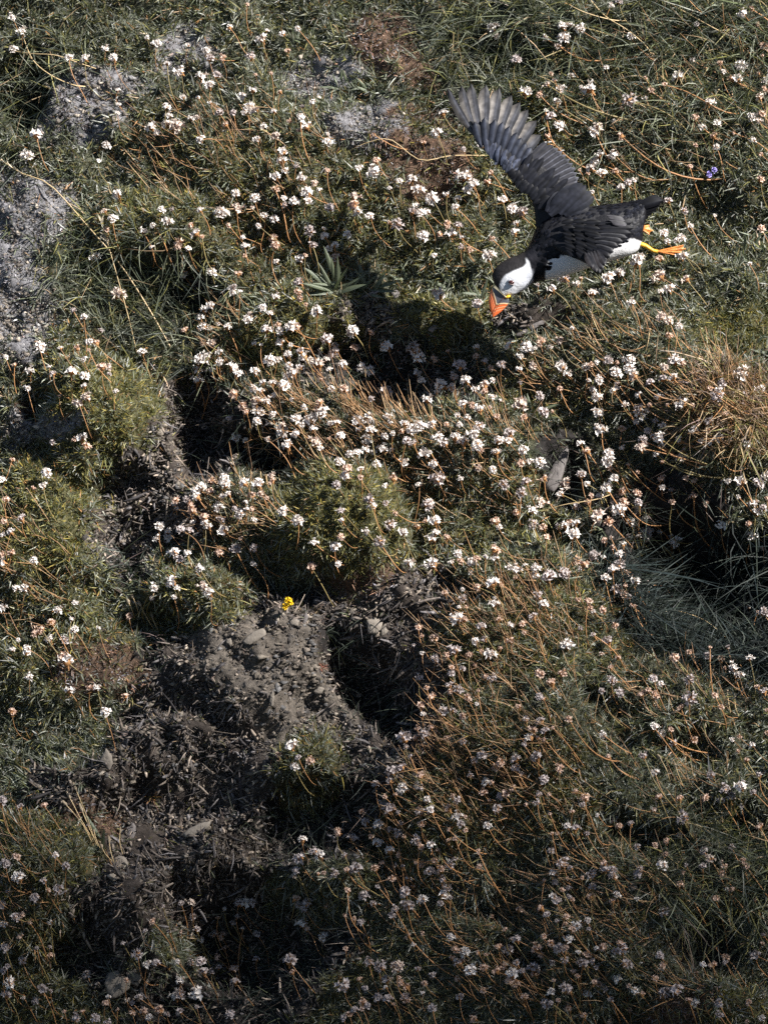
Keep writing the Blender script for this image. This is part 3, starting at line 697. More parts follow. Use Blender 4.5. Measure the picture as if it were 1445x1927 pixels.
HEADS += C_(450,1400,'285 20 320 75 385 95 300 130 215 65 345 530 330 630 440 610 410 590 575 610 585 690 635 680 520 710 460 705 430 710 300 725 310 690 590 805 680 830 755 780 730 875 830 940 915 890 845 900 625 955 665 975 575 940 470 890 360 905 330 880 370 870 305 845 345 985 370 1010 460 1055 580 1120 540 485 615 520 670 375 690 430 75 870 10 860 20 1010 95 1040 95 1175 275 1190 290 1250 745 225 820 205 885 135 830 155 905 20 930 70 895 245 850 280 790 290 985 180 985 240 1020 310 775 345 820 360 865 375 800 390 760 440 820 470 860 490 880 440 970 355 985 380 1045 370 990 440 720 510 750 545 900 510 965 525 870 610 820 590 850 660 890 670 780 650 740 685 830 735 920 745 945 780 900 810 985 560 1040 555 960 650 990 660 1040 700 1100 690 1130 790 1110 830 1150 840 1095 870 1000 850 1060 640 1000 555 1080 580 1175 520 1140 530 1150 660 1110 740 920 1050 995 1035 1150 1055 950 1100 1140 360 1160 285 1190 310 1190 400 1230 400 1205 440 1230 475 1140 470 1275 100 1320 65 1255 175 1400 130 1420 110 1345 215 1375 215 1330 270 1360 310 1400 360 1420 290 1350 450 1300 590 1310 670 1175 630 700 1170 705 1200 655 1280 685 1330 775 1220 860 1220 870 1275 880 1305 800 1330 915 1330 805 1290 570 1325 970 1230 1055 1260 1010 1310 1000 1360 755 1390 810 1390 840 1420 905 1400 905 1380 670 1410 700 1430 630 1450 670 1445 570 1495 600 1480 1180 1130 1160 1170 1230 1140 1200 1200 1300 1140 1340 1150 1410 1110 1260 1245 1335 1230 1190 1285 1400 1240 1200 1385 1330 1345 1050 1440 1280 1500 1370 945')
HEADS += C_(0,1400,'240 340 110 350 10 320 30 660 90 620 305 610 360 670 105 735 240 750 260 800 310 800 190 840 40 810 10 885 120 935 80 945 160 975 275 975 20 990 110 1050 30 1115 200 1115 270 1110 275 1155 120 1180 40 1215 20 1240 55 1305 35 1375 230 1340 275 1350 130 1385 195 1400 350 1460 410 1475 450 1460 415 1505 515 1500 585 1520 475 1260 670 1090 750 1150 830 970 790 1020 920 1025 985 1025 885 885 985 870 1040 860 1050 945 1070 1015 1090 1070 1300 875 1370 870 1220 900 1185 950 1290 940 1265 980 1320 1020 1395 1045 1165 1040 1205 1050 1225 1115 1180 1165 1090 1190 1040 1195 965 1185 1110 1250 1150 1245 1190 1220 1275 1230 1395 1180 1280 1300 850 1195 800 1205 690 1290 590 1380 575 1415 640 1450 690 1400 720 1415 755 1385 720 1470 785 1460 815 1490 870 1460 910 1475 975 1370 985 1295 1070 1360 960 1380 980 1460 1255 1475 1070 1435')
HEADS += C_(945,1450,'105 25 225 55 310 10 50 95 210 130 255 135 135 185 195 185 260 240 380 220 435 190 450 160 400 125 520 240 355 310 400 320 300 345 270 345 460 350 475 350 265 445 970 160 1105 155 1140 25 1210 105 1190 160 1240 155 1300 100 1365 125 1400 30 820 220 620 270 635 310 700 295 735 420 830 410 895 390 965 360 890 460 860 490 870 525 1095 440 1130 480 1090 520 1190 500 1210 530 1190 560 1000 520 985 560 1310 500 1330 530 1250 425 1400 310 330 515 370 530 275 560 555 510 560 545 600 540 600 575 490 575 435 590 230 600 290 615 355 590 365 640 325 655 275 690 295 715 365 690 380 705 490 640 485 690 620 680 600 715 735 700 750 540 740 565 590 785 350 800 465 820 470 865 380 870 410 845 215 755 240 785 95 765 345 840 300 825 1160 705 1220 650 1250 650 1375 710 880 775 990 855 965 625 15 870 35 985 50 920 80 925 190 975 225 910 270 945 350 965 415 990 360 925 215 1010 310 975 460 1010 515 975 550 965 640 945 660 970 670 1060 620 990 855 1010 490 1040 510 1075 440 1060 385 1100 340 1040 270 1050 80 1050 15 1070 55 1115 170 1085 185 1115 110 1095 280 1145 500 1160 520 1165 555 1190 630 1135 410 1120 690 1175 720 1200 760 1225 590 1250 460 1220 370 1210 345 1195 270 1210 305 1255 240 1280 265 1270 125 1240 75 1170 40 1150 365 1300 445 1340 690 1305 870 1070 830 1135 880 1225 945 1205 1015 1255 1050 1270 1180 1275 1335 1265 1180 1335 1415 1355 1090 1060 1145 1065 1215 1020 1215 1050 1055 1105 1160 970 1380 1010 1415 945 1420 900 580 1370 1330 1370')
kept = []
cell = {}
for hx, hy in HEADS:
    kx, ky = int(hx // 6), int(hy // 6)
    if any((hx - a) ** 2 + (hy - b) ** 2 < 36 for i in (-1, 0, 1) for j in (-1, 0, 1) for a, b in cell.get((kx + i, ky + j), ())): continue
    cell.setdefault((kx, ky), []).append((hx, hy)); kept.append((hx, hy))
HP = np.array(kept)
print('thrift heads', len(HP))

def head_mesh(seed, petal, calyx, flat, nf, ragged):
    r = np.random.default_rng(seed)
    V = []; F = []; MI = []
    ga = math.pi * (3 - math.sqrt(5))
    for i in range(nf):
        zz = 1 - (i + 0.5) / nf * 0.95
        th = i * ga + r.normal() * 0.25
        rr = math.sqrt(max(0, 1 - zz * zz))
        ax = np.array([rr * math.cos(th), rr * math.sin(th), zz * flat + 0.25]); ax /= np.linalg.norm(ax)
        ln = 1 + 0.2 * r.normal()
        t1 = np.cross(ax, (0.3, 0.2, 0.9)); t1 /= np.linalg.norm(t1); t2 = np.cross(ax, t1)
        c = len(V)
        V.append(ax * ln * 0.50)
        op = r.uniform(0.8, 1.25)
        for k in range(10):
            a = 2 * math.pi * k / 10 + th
            q = (0.44 if k % 2 == 0 else 0.27) * op * (1 + ragged * r.normal())
            dz = (1.0 if k % 2 == 0 else 0.86) * ln * (1 + 0.08 * r.normal())
            V.append(ax * dz + (t1 * math.cos(a) + t2 * math.sin(a)) * q)
        for k in range(10):
            F.append((c, c + 1 + k, c + 1 + (k + 1) % 10)); MI.append(0)
    # papery brown collar and calyx core
    c = len(V); m_ = 8
    for lev, (zr, zz) in enumerate(((0.22, -0.42), (0.52, -0.12), (0.55, 0.28))):
        for k in range(m_):
            a = 2 * math.pi * k / m_
            q = zr * (1 + 0.12 * r.normal())
            V.append(np.array([q * math.cos(a), q * math.sin(a), zz + 0.06 * r.normal()]))
    for lev in range(2):
        for k in range(m_):
            a = c + lev * m_ + k; b = c + lev * m_ + (k + 1) % m_
            F.append((a, b, b + m_)); F.append((a, b + m_, a + m_)); MI += [1, 1]
    V.append(np.array([0, 0, 0.5])); t = len(V) - 1
    for k in range(m_): F.append((c + 2 * m_ + k, c + 2 * m_ + (k + 1) % m_, t)); MI.append(1)
    for k in range(7):                      # drooping bracts
        a = 2 * math.pi * (k + r.random() * 0.5) / 7
        o = np.array([math.cos(a), math.sin(a), 0]); s = np.array([-math.sin(a), math.cos(a), 0])
        b = len(V)
        V += [o * 0.25 - s * 0.13 + (0, 0, -0.3), o * 0.25 + s * 0.13 + (0, 0, -0.3), o * r.uniform(0.55, 0.85) + np.array([0, 0, r.uniform(-0.25, 0.1)])]
        F.append((b, b + 1, b + 2)); MI.append(1)
    # sheath under the head
    b = len(V)
    for zr, zz in ((0.20, -0.4), (0.10, -0.95)):
        for k in range(5):
            a = 2 * math.pi * k / 5
            V.append(np.array([zr * math.cos(a), zr * math.sin(a), zz]))
    for k in range(5):
        F.append((b + k, b + 5 + k, b + 5 + (k + 1) % 5)); F.append((b + k, b + 5 + (k + 1) % 5, b + (k + 1) % 5)); MI += [1, 1]
    return np_mesh('thrift_flower_head', np.array(V), [np.array(F)], smooth=False, mats=[petal, calyx], matidx=MI)
HM_W = [head_mesh(40 + i, MAT_PETAL, MAT_CALYX, 0.78 + 0.06 * i, 11 + i, 0.28) for i in range(6)]
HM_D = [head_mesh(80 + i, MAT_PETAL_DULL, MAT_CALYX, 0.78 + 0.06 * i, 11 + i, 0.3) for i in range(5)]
HM_T = [head_mesh(60 + i, MAT_PETAL_TAN, MAT_CALYX, 0.85, 8 + i, 0.3) for i in range(4)]

HM_P = [head_mesh(90 + i, MAT_PETAL_PINK, MAT_CALYX, 0.8 + 0.06 * i, 10 + i, 0.3) for i in range(4)]
def stalk_mesh(seed):
    """unit stalk from the origin to (0,0,1), bowed towards +x"""
    r = np.random.default_rng(seed)
    bow = r.uniform(0.02, 0.22); wav = r.normal() * 0.03; lat = r.normal() * 0.04
    V = []; F = []; ns = 9
    for i in range(ns):
        s = i / (ns - 1)
        c = np.array([bow * math.sin(math.pi * s ** 0.85) + wav * math.sin(2 * math.pi * s), lat * math.sin(math.pi * s), s])
        rad = 0.0095 * (1.15 - 0.35 * s)
        for k in range(4):
            a = math.pi / 2 * k
            V.append(c + np.array([rad * math.cos(a), rad * math.sin(a), 0]))
    for i in range(ns - 1):
        for k in range(4):
            a = i * 4 + k; b = i * 4 + (k + 1) % 4
            F.append((a, b, b + 4, a + 4))
    return np_mesh('thrift_stalk', np.array(V), [np.array(F)], mats=[MAT_STALK if seed % 3 else MAT_STALK_GREEN])
SM = [stalk_mesh(200 + i) for i in range(16)]

# where each stalk springs from, seen from its head: mostly below and to the windward side
def lean(hx, hy):
    if hx > 1180 and 690 < hy < 900: return 95, 50, 30, 20          # swept straw stalks
    if hx > 1000 and hy < 340: return 70, 45, 45, 25
    if hy > 1350 and hx > 640: return 48, 62, 22, 22
    if hy > 1700: return 30, 60, 22, 18
    if 350 < hx < 480 and 560 < hy < 720: return 18, 62, 18, 18
    return 28, 52, 20, 18
pr = np.random.default_rng(5)
off = np.array([lean(*p) for p in HP])
bxp = HP[:, 0] + off[:, 0] + pr.normal(size=len(HP)) * off[:, 2]
byp = HP[:, 1] + np.maximum(16, off[:, 1] + pr.normal(size=len(HP)) * off[:, 3])
BXs, BYs = solve(bxp, byp)
BP = surf(BXs, BYs) - 4 * K * N0
HXs, HYs = solve(HP[:, 0], HP[:, 1])
hd = surf(HXs, HYs) @ B
bd = BP @ B
dep = np.maximum(bd + 18 * K, hd + (22 + 16 * pr.random(len(HP))) * K)
dep = np.minimum(dep, bd + 95 * K)
dep = np.maximum(dep, hd + 12 * K)
owner = (np.hypot(HP[:, :1] - PC[None, :, 0], HP[:, 1:] - PC[None, :, 1]) / np.sqrt(PR)[None, :]).argmin(1)
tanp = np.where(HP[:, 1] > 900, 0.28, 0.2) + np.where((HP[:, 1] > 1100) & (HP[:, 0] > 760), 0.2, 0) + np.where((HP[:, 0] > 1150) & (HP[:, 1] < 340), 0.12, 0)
dullp = np.clip((HP[:, 1] + 0.25 * (HP[:, 0] - 722) - 950) / 700, 0.16, 0.7)  # dull heads grow commoner downhill, painting in the fading light
for i in range(len(HP)):
    b = BP[i]; f = (DIST - dep[i]) / DIST * K
    h = (HP[i, 0] - W / 2) * f * R + (H / 2 - HP[i, 1]) * f * U + dep[i] * B
    ch = h - b; L = float(np.linalg.norm(ch)); zax = ch / L
    x = -UP * 0.8 + 0.5 * N0 + 0.35 * pr.normal(size=3)
    x = x - zax * (x @ zax); x /= np.linalg.norm(x); y = np.cross(zax, x)
    q = Matrix(((x[0], y[0], zax[0]), (x[1], y[1], zax[1]), (x[2], y[2], zax[2]))).to_quaternion()
    root_ = plant_roots[owner[i]]
    st = link('flower_stalk', SM[pr.integers(len(SM))], root_)
    st.location = Vector(b) - root_.location
    st.rotation_mode = 'QUATERNION'; st.rotation_quaternion = q
    st.scale = (L, L, L)
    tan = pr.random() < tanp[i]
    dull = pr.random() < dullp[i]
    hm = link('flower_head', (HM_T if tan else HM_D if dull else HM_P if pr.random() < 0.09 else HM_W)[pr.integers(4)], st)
    ax = Vector(zax * 0.45 + UP * 0.55 + B * 0.25 + 0.30 * pr.normal(size=3)).normalized()
    hq = ax.to_track_quat('Z', 'Y') @ Quaternion((0, 0, 1), pr.random() * 6.28)
    hm.rotation_mode = 'QUATERNION'; hm.rotation_quaternion = q.inverted() @ hq
    hm.location = (0, 0, 1)
    s = (8.6 - 0.7 * float(HP[i, 1] > 1100 or HP[i, 1] < 300) + 2.5 * pr.normal()) * K * (0.85 if tan else 1.0)
    s = max(4.5 * K, min(14 * K, s)) / L
    hm.scale = (s, s, s * pr.uniform(0.8, 1.1))

# ------------------------------------------------------------------ stones
def slab_mesh(name, pts, thick, mat, seed=0, cracks=()):
    """a flat stone from an outline (pixels round its centre): bevelled, uneven front and back"""
    r = np.random.default_rng(seed)
    P = np.array(pts, float)
    # close subdivision of the outline with small chips
    Q = []
    for i in range(len(P)):
        a, b = P[i], P[(i + 1) % len(P)]
        for t in (0, 0.33, 0.66): Q.append(a + (b - a) * t + r.normal(size=2) * 0.35)
    P = np.array(Q); n = len(P); c = P.mean(0)
    rings = [(1.0, -thick), (1.04, -thick * 0.3), (1.0, thick * 0.25), (0.86, thick * 0.55), (0.55, thick * 0.72), (0.25, thick * 0.75)]
    V = []
    for s, z in rings:
        for p in P:
            q = c + (p - c) * s
            dz = 0
            for (cy, dp) in cracks:
                dz -= dp * math.exp(-((q[1] - cy) / 1.3) ** 2)
            V.append((q[0], q[1], z + r.normal() * thick * 0.07 + dz))
    V.append((c[0], c[1], thick * 0.78)); V.append((c[0], c[1], -thick))
    F4 = []; F3 = []
    for k in range(len(rings) - 1):
        for i in range(n):
            j = (i + 1) % n
            F4.append((k * n + i, k * n + j, (k + 1) * n + j, (k + 1) * n + i))
    l = (len(rings) - 1) * n
    for i in range(n):
        F3.append((l + i, l + (i + 1) % n, len(V) - 2)); F3.append(((i + 1) % n, i, len(V) - 1))
    V = np.array(V)
    Wv = V[:, :1] * K * R - V[:, 1:2] * K * U + V[:, 2:] * K * B
    return np_mesh(name, Wv, [np.array(F4), np.array(F3)], smooth=False, mats=[mat])
def blob(rx, ry, rot, seed, n=9):
    r = np.random.default_rng(seed); a = math.radians(rot); o = []
    for i in range(n):
        t = -2 * math.pi * i / n; q = 1 + 0.16 * r.normal()
        x, y = rx * math.cos(t) * q, ry * math.sin(t) * q
        o.append((x * math.cos(a) - y * math.sin(a), x * math.sin(a) + y * math.cos(a)))
    return o
def stone(px, py, pts, thick, mat, label, lift=3, tilt=(0, 0), seed=1, cracks=(), name='stone'):
    X, Y = solve(np.array([px]), np.array([py]))
    p = surf(X, Y)[0] + lift * K * B
    o = link(name, slab_mesh(name, pts, thick, mat, seed, cracks))
    o.location = Vector(p)
    o.rotation_euler = (math.radians(tilt[0]), 0, math.radians(tilt[1]))
    tag(o, label, 'stone')
    return o
stone(1045, 882, [(17,-46),(21,-36),(20,-20),(16,0),(12,22),(2,44),(-14,40),(-19,30),(-14,14),(-6,-6),(4,-24),(9,-38)], 8, MAT_SLATE,
      'long pointed grey brown stone with cracks, between the thrift heads', 14, (-14, -10), 3, ((-18, 2.2), (8, 2.2)))
stone(201, 1431, [(-1,-22),(10,-8),(11,6),(6,20),(-5,10),(-13,0),(-8,-10)], 5, MAT_STONE, 'pale leaf shaped stone chip standing on the soil bank', 6, (10, 0), 4)
stone(229, 1626, blob(15, 14, 20, 5), 6, MAT_STONE, 'pale rounded stone above the withered hanging clump', 6, (0, 0), 5)
stone(222, 1850, blob(20, 25, 25, 6), 7, MAT_STONE, 'large pale jagged stone among heads near the bottom', 8, (0, 0), 6)
stone(252, 1832, blob(17, 21, -10, 7), 7, MAT_STONE, 'dull rounded stone leaning behind the jagged pale stone', 5, (0, 0), 7)
stone(372, 1562, [(-26,8),(-14,-4),(8,-14),(24,-16),(22,-6),(6,4),(-10,12),(-22,14)], 6, MAT_STONE, 'long brown stone lying slanted low on the soil bank', 8, (0, 0), 8)
stone(593, 1142, [(-14,8),(-4,-8),(2,-18),(9,-14),(8,-5),(16,-2),(8,5),(-4,8)], 4, MAT_SLATE, 'heart shaped grey stone chip beside the yellow flower', 5, (0, 0), 9)
stone(575, 1165, blob(5, 11, 20, 10), 4, MAT_SLATE, 'narrow grey chip under the heart shaped stone', 4, (0, 0), 10)
stone(478, 1200, blob(24, 9, -28, 11), 5, MAT_STONE, 'flat pale slab set in the sunlit soil', 4, (0, 0), 11)
stone(703, 1180, blob(14, 17, 20, 12), 7, MAT_STONE, 'brown block of earthy stone on the ledge above the dark roots', 6, (0, 0), 12)
stone(723, 1186, blob(6, 11, 10, 13), 5, MAT_STONE, 'small upright chip beside the earthy block', 7, (0, 0), 13)
stone(512, 1312, blob(4, 17, 2, 14), 4, MAT_STONE, 'thin upright sliver of pale stone in the sunlit soil', 7, (0, 0), 14)
stone(432, 1208, blob(6, 7, 0, 15), 4, MAT_STONE, 'tiny yellowish stone at the top of the sunlit soil', 5, (0, 0), 15)
stone(744, 554, blob(8, 8, 0, 16), 6, MAT_SLATE, 'dark pebble on the grass, the upper of two left of the bill', 6, (0, 0), 16)
stone(763, 571, blob(7, 7, 30, 17), 6, MAT_SLATE, 'dark pebble on the grass, the lower of two left of the bill', 6, (0, 0), 17)
stone(698, 553, blob(17, 4, -22, 18), 4, MAT_SLATE, 'dark stick shaped stone beside the plantain leaves', 6, (0, 0), 18)
stone(815, 618, blob(11, 6, -30, 19), 5, MAT_SLATE, 'dark chip on the sunny moss below the bill', 6, (0, 0), 19)
stone(778, 1462, blob(8, 9, 0, 20), 5, MAT_SLATE, 'blue grey stone beside the root bank, the upper of a pair', 6, (0, 0), 20)
stone(783, 1480, blob(8, 9, 50, 21), 5, MAT_SLATE, 'blue grey stone beside the root bank, the lower of a pair', 6, (0, 0), 21)
stone(1192, 1669, blob(9, 7, 30, 22), 6, MAT_SLATE, 'dark shiny pebble in the grass of the bottom slope', 8, (0, 0), 22)
stone(246, 1566, blob(9, 18, 10, 23), 4, MAT_SLATE, 'blue grey flake in the dark cleft of the soil bank', 4, (0, 0), 23)
stone(1008, 612, blob(16, 6, -25, 24), 5, MAT_SLATE, 'dark flake under the bill of the puffin, the upper one', 6, (0, 0), 24)
stone(985, 625, blob(15, 5, -20, 25), 5, MAT_SLATE, 'dark flake under the bill of the puffin, the lower one', 6, (0, 0), 25)
stone(838, 1340, blob(7, 8, 20, 26), 4, MAT_STONE, 'small pale stone in the dark root bank', 6, (0, 0), 26)
stone(600, 1300, blob(9, 6, -20, 27), 4, MAT_STONE, 'small pale stone at the lower edge of the sunlit soil', 5, (0, 0), 27)
stone(555, 1172, blob(9, 7, 10, 28), 4, MAT_STONE, 'grey lump of earth just under the yellow flower', 5, (0, 0), 28)

# ------------------------------------------------------------------ broad leaved rosettes
def leaf_mesh(seed, w=0.11):
    r = np.random.default_rng(seed)
    n = 9; V = []; F = []; curl = r.uniform(0.05, 0.3); tw = r.normal() * 0.15
    for i in range(n):
        s = i / (n - 1)
        hw = w * (math.sin(math.pi * min(1, s * 0.93 + 0.07)) ** 0.85) * (1.0 if s < 0.98 else 0.15) + 0.004
        c = np.array([0, curl * s * s, s * (1 - 0.15 * curl)])
        for k, f in ((-1, 0.25), (-0.5, 0.08), (0, -0.05), (0.5, 0.08), (1, 0.25)):
            V.append(c + np.array([k * hw * math.cos(tw * s), f * hw + k * hw * math.sin(tw * s), 0]))
    for i in range(n - 1):
        for k in range(4):
            a = i * 5 + k
            F.append((a, a + 1, a + 6, a + 5))
    return np_mesh('broad_leaf', np.array(V), [np.array(F)], mats=[MAT_LEAF])
LM = [leaf_mesh(300 + i, 0.075 + 0.012 * (i % 3)) for i in range(6)]
lr = np.random.default_rng(77)
def rosette(px, py, nl, lmin, lmax, aim, label, spread=0.8, name='plantain_plant', fat=1.0):
    X, Y = solve(np.array([px]), np.array([py])); p = surf(X, Y)[0]
    e = empty(name, p); tag(e, label, 'plant')
    for i in range(nl):
        a = aim + spread * (2 * (i + 0.5) / nl - 1) * math.pi + lr.normal() * 0.15
        L = lr.uniform(lmin, lmax) * K
        d = Vector(R * math.sin(a) + U * math.cos(a) * 0.9 + B * lr.uniform(0.25, 0.8)).normalized()
        o = link('leaf', LM[lr.integers(6)], e)
        o.rotation_mode = 'QUATERNION'
        # the leaf's upper face (local -y) turns towards sky and camera
        yv = Vector(-(0.7 * B + 0.6 * UP)); yv = (yv - d * yv.dot(d)).normalized(); xv = yv.cross(d)
        o.rotation_quaternion = Matrix(((xv.x, yv.x, d.x), (xv.y, yv.y, d.y), (xv.z, yv.z, d.z))).to_quaternion()
        o.location = Vector((lr.normal() * 7 * K) * R + (lr.normal() * 6 * K) * U - 4 * K * B)
        o.scale = (L * fat * lr.uniform(0.5, 0.9), L, L)
    return e
rosette(632, 548, 20, 30, 78, -0.25, 'largest plantain rosette with upright broad grey green leaves', 0.45)
rosette(690, 545, 10, 30, 62, 0.1, 'plantain rosette with narrow leaves right beside the largest rosette', 0.6)
rosette(775, 530, 10, 28, 58, 0.2, 'low plantain rosette between the largest rosette and the puffin bill', 0.7)
rosette(850, 545, 14, 35, 70, -0.2, 'plantain rosette with shaded leaves just left of the puffin head', 0.5)
rosette(905, 562, 8, 25, 45, -1.2, 'pale green rosette touching the bill of the puffin', 0.5)
rosette(640, 165, 14, 25, 48, 0.0, 'broad leaved rosette under the rusty patch near the top', 0.9)
rosette(700, 170, 10, 22, 42, 0.3, 'smaller broad leaved rosette beside the one under the rusty patch', 0.9)
rosette(545, 250, 10, 25, 45, -0.3, 'broad leaved rosette left of the grey withered cushion', 0.6)
rosette(1400, 480, 10, 28, 55, -0.3, 'broad leaved rosette by the edge level with the puffin feet', 0.8)
rosette(1425, 655, 5, 30, 50, 0.6, 'drooping leaves by the edge above the straw coloured stalks', 0.6)
rosette(190, 1600, 10, 45, 80, -1.4, 'drooping plantain rosette left of the soil bank', 0.45)
rosette(830, 790, 8, 25, 50, -0.2, 'plantain rosette half hidden in the flower band', 0.6)
rosette(1010, 780, 8, 25, 50, 0.8, 'broad leaves beside the tip of the pointed stone', 0.6)

# small star shaped rosettes on the bank
def star(px, py, n, L, cols, label):
    X, Y = solve(np.array([px]), np.array([py])); p = surf(X, Y)[0]
    q = lr.normal(size=(n, 3)); dd_ = unit(q + 0.9 * B)
    V_, q_, t_, c_ = blades(np.zeros((n, 3)) + rng.normal(size=(n, 3)) * K * 2, dd_, unit(-UP + rng.normal(size=(n, 3))) * 0.25, lr.uniform(0.5, 1.0, n) * L * K,
                        np.full(n, 1.9 * K), palette(n, cols, [1] * len(cols)))
    o = link('thrift_seedling', np_mesh('thrift_seedling', V_, [q_, t_], c_, mats=[MAT_BLADE]))
    o.location = Vector(p); tag(o, label, 'plant')
star(287, 1502, 60, 32, (RST, ORG, OLV), 'golden red star shaped seedling in the soil bank')
star(602, 1254, 50, 20, (RST, (0.2, 0.08, 0.06)), 'tiny dark red seedling at the edge of the sunlit soil')
star(150, 1475, 45, 24, (GRN, GRY), 'small grey green seedling at the left of the soil bank')

# ------------------------------------------------------------------ tubes: straws, seed spikes
def tube_mesh(name, P, rad, mat, sides=5):
    P = np.array(P); n = len(P)
    t = unit(np.gradient(P, axis=0)); a = unit(np.cross(t, B + 0.01)); b = np.cross(t, a)
    V = []; F = []
    for i in range(n):
        for k in range(sides):
            q = 2 * math.pi * k / sides
            V.append(P[i] + (a[i] * math.cos(q) + b[i] * math.sin(q)) * rad[i])
    for i in range(n - 1):
        for k in range(sides):
            k2 = (k + 1) % sides
            F.append((i * sides + k, i * sides + k2, (i + 1) * sides + k2, (i + 1) * sides + k))
    return np_mesh(name, np.array(V), [np.array(F)], mats=[mat])
def catmull(P, m):
    P = np.array(P, float); n = len(P); out = []
    for t in np.linspace(0, n - 1, m):
        i = min(int(t), n - 2); f = t - i
        p0, p1, p2, p3 = P[max(i - 1, 0)], P[i], P[i + 1], P[min(i + 2, n - 1)]
        out.append(0.5 * ((2 * p1) + (-p0 + p2) * f + (2 * p0 - 5 * p1 + 4 * p2 - p3) * f * f + (-p0 + 3 * p1 - 3 * p2 + p3) * f ** 3))
    return np.array(out)
def path3(pts, lift):
    c = catmull(pts, 18)
    X, Y = solve(c[:, 0], c[:, 1])
    d0 = surf(X, Y) @ B
    s = np.linspace(0, 1, len(c))
    ln = np.linspace(d0[0], d0[-1], len(c))
    d0 = np.maximum(ln, d0) + lift * K * (0.3 + np.sin(np.pi * np.clip(s, 0.05, 1)) )
    return np.array([on_ray(c[i, 0], c[i, 1], d0[i]) for i in range(len(c))])
def straw(pts, label, lift=16, r0=1.3, tuftend=False):
    P = path3(pts, lift); o0 = P[-1].copy()
    e = empty('dry_grass_stalk', o0); tag(e, label, 'grass stalk')
    link('stem', tube_mesh('stem', P - o0, np.linspace(0.7, 1.0, len(P)) * r0 * K, MAT_STRAW), e)
    if tuftend:
        n = 40; i = lr.integers(0, 4, n); d = unit(P[0] - P[3])
        root = P[i] - o0 + (P[0] - P[3]) * lr.random((n, 1)) * 0.5
        V_, q_, t_, c_ = blades(root, unit(d + 0.35 * lr.normal(size=(n, 3))), lr.normal(size=(n, 3)) * 0.15, lr.uniform(8, 18, n) * K, np.full(n, 2.2 * K),
                                palette(n, ((0.42, 0.36, 0.26), (0.3, 0.26, 0.2)), (1, 1)))
        link('seed_head', np_mesh('seed_head', V_, [q_, t_], c_, mats=[MAT_DEAD]), e)
straw([(2,300),(40,325),(95,348),(165,425),(225,495),(280,580),(322,655)], 'longest straw slanting across the grass beside the grey bare patch', 22, 1.6, True)
straw([(195,430),(215,500),(240,590),(258,665)], 'thin straw crossing the long grass left of the gully', 14, 1.1, True)
straw([(660,282),(690,268),(735,262),(790,300),(850,292),(915,292)], 'forked dry stalk lying on the rusty cushion towards the wing', 14, 1.0)
straw([(25,95),(60,100),(105,103),(150,118),(180,128)], 'orange stalk reaching sideways over the dark hole near the top corner', 30, 1.2)
straw([(45,72),(62,112),(95,140),(135,158),(160,162)], 'orange stalk curving under the dark hole near the top corner', 24, 1.2)
straw([(1215,1040),(1265,1075),(1310,1085),(1355,1150)], 'pale straw in the black grass hollow', 24, 1.1, True)
straw([(1245,1155),(1275,1150),(1330,1170),(1375,1210)], 'white tufted straw at the foot of the black grass hollow', 20, 1.0, True)
straw([(1060,2),(1100,22),(1150,36),(1178,38)], 'long orange stalk at the top edge above the wing', 26, 1.2)
straw([(1112,0),(1140,30),(1180,55),(1215,85),(1230,110)], 'orange stalk slanting down from the top edge', 22, 1.1)
straw([(1250,0),(1290,22),(1340,50),(1372,66)], 'orange stalk slanting down in the top corner grass', 22, 1.1)
straw([(1020,962),(1060,950),(1120,940),(1150,930)], 'green straw lying under the pointed stone', 22, 1.0)
straw([(1196,1655),(1240,1640),(1290,1690),(1330,1740)], 'dull straw in the bottom slope grass', 18, 1.0)

def spikes(cx, cy, lst, label, hl=22, name='plantain_plant'):
    X, Y = solve(np.array([cx]), np.array([cy])); p = surf(X, Y)[0]
    e = empty(name, p); tag(e, label, 'plant')
    for tx, ty, bx_, by_ in lst:
        P = path3([(tx, ty), ((tx + bx_) / 2 + lr.normal() * 3, (ty + by_) / 2), (bx_, by_)], 14)
        P[:, :] -= p
        s = link('seed_spike', tube_mesh('spike_stalk', P, np.full(len(P), 0.75 * K), MAT_STRAW, 4), e)
        d = unit(P[0] - P[2]); q = np.array([P[0] + d * (t - 0.5) * hl * K for t in np.linspace(0, 1, 9)])
        rad = np.array([0.5, 2.0, 2.8, 3.0, 2.9, 2.6, 2.2, 1.6, 0.4]) * K * (1 + 0.15 * lr.normal(size=9))
        link('seed_head', tube_mesh('seed_head', q, rad, MAT_SPIKE, 6), s)
MAT_SPIKE = plain_mat('seed_spike', (0.25, 0.20, 0.14), rough=0.8, spec=0.2, var=0.35, nscale=500, bump=0.8)
spikes(490, 900, [(452,872,470,915),(468,868,480,915),(484,862,492,912),(500,880,505,920),(517,860,520,905),(532,868,528,910),(442,885,455,925)],
       'plantain with upright brown seed spikes standing in the black hole')
spikes(190, 1605, [(128,1495,180,1590),(140,1480,182,1592),(152,1520,185,1595),(176,1560,190,1600),(120,1510,176,1592),(205,1580,215,1625),(226,1562,232,1612),(190,1590,215,1625)],
       'plantain with a fan of seed spikes beside the golden red seedling')
spikes(300, 1180, [(270,1150,290,1185),(285,1155,300,1190),(262,1135,285,1175),(248,1120,262,1160),(240,1130,255,1165)],
       'plantain with leaning seed spikes left of the brownish tuft')
spikes(750, 790, [(700,745,715,800),(722,735,735,795),(745,720,752,780),(765,715,768,775),(690,720,700,770)],
       'plantain with shaded seed spikes inside the puffin shadow')
spikes(1130, 640, [(1112,590,1135,640),(1128,600,1140,642),(1100,615,1120,650),(1222,620,1215,660)],
       'plantain with tan seed spikes on the sunny grass under the puffin')
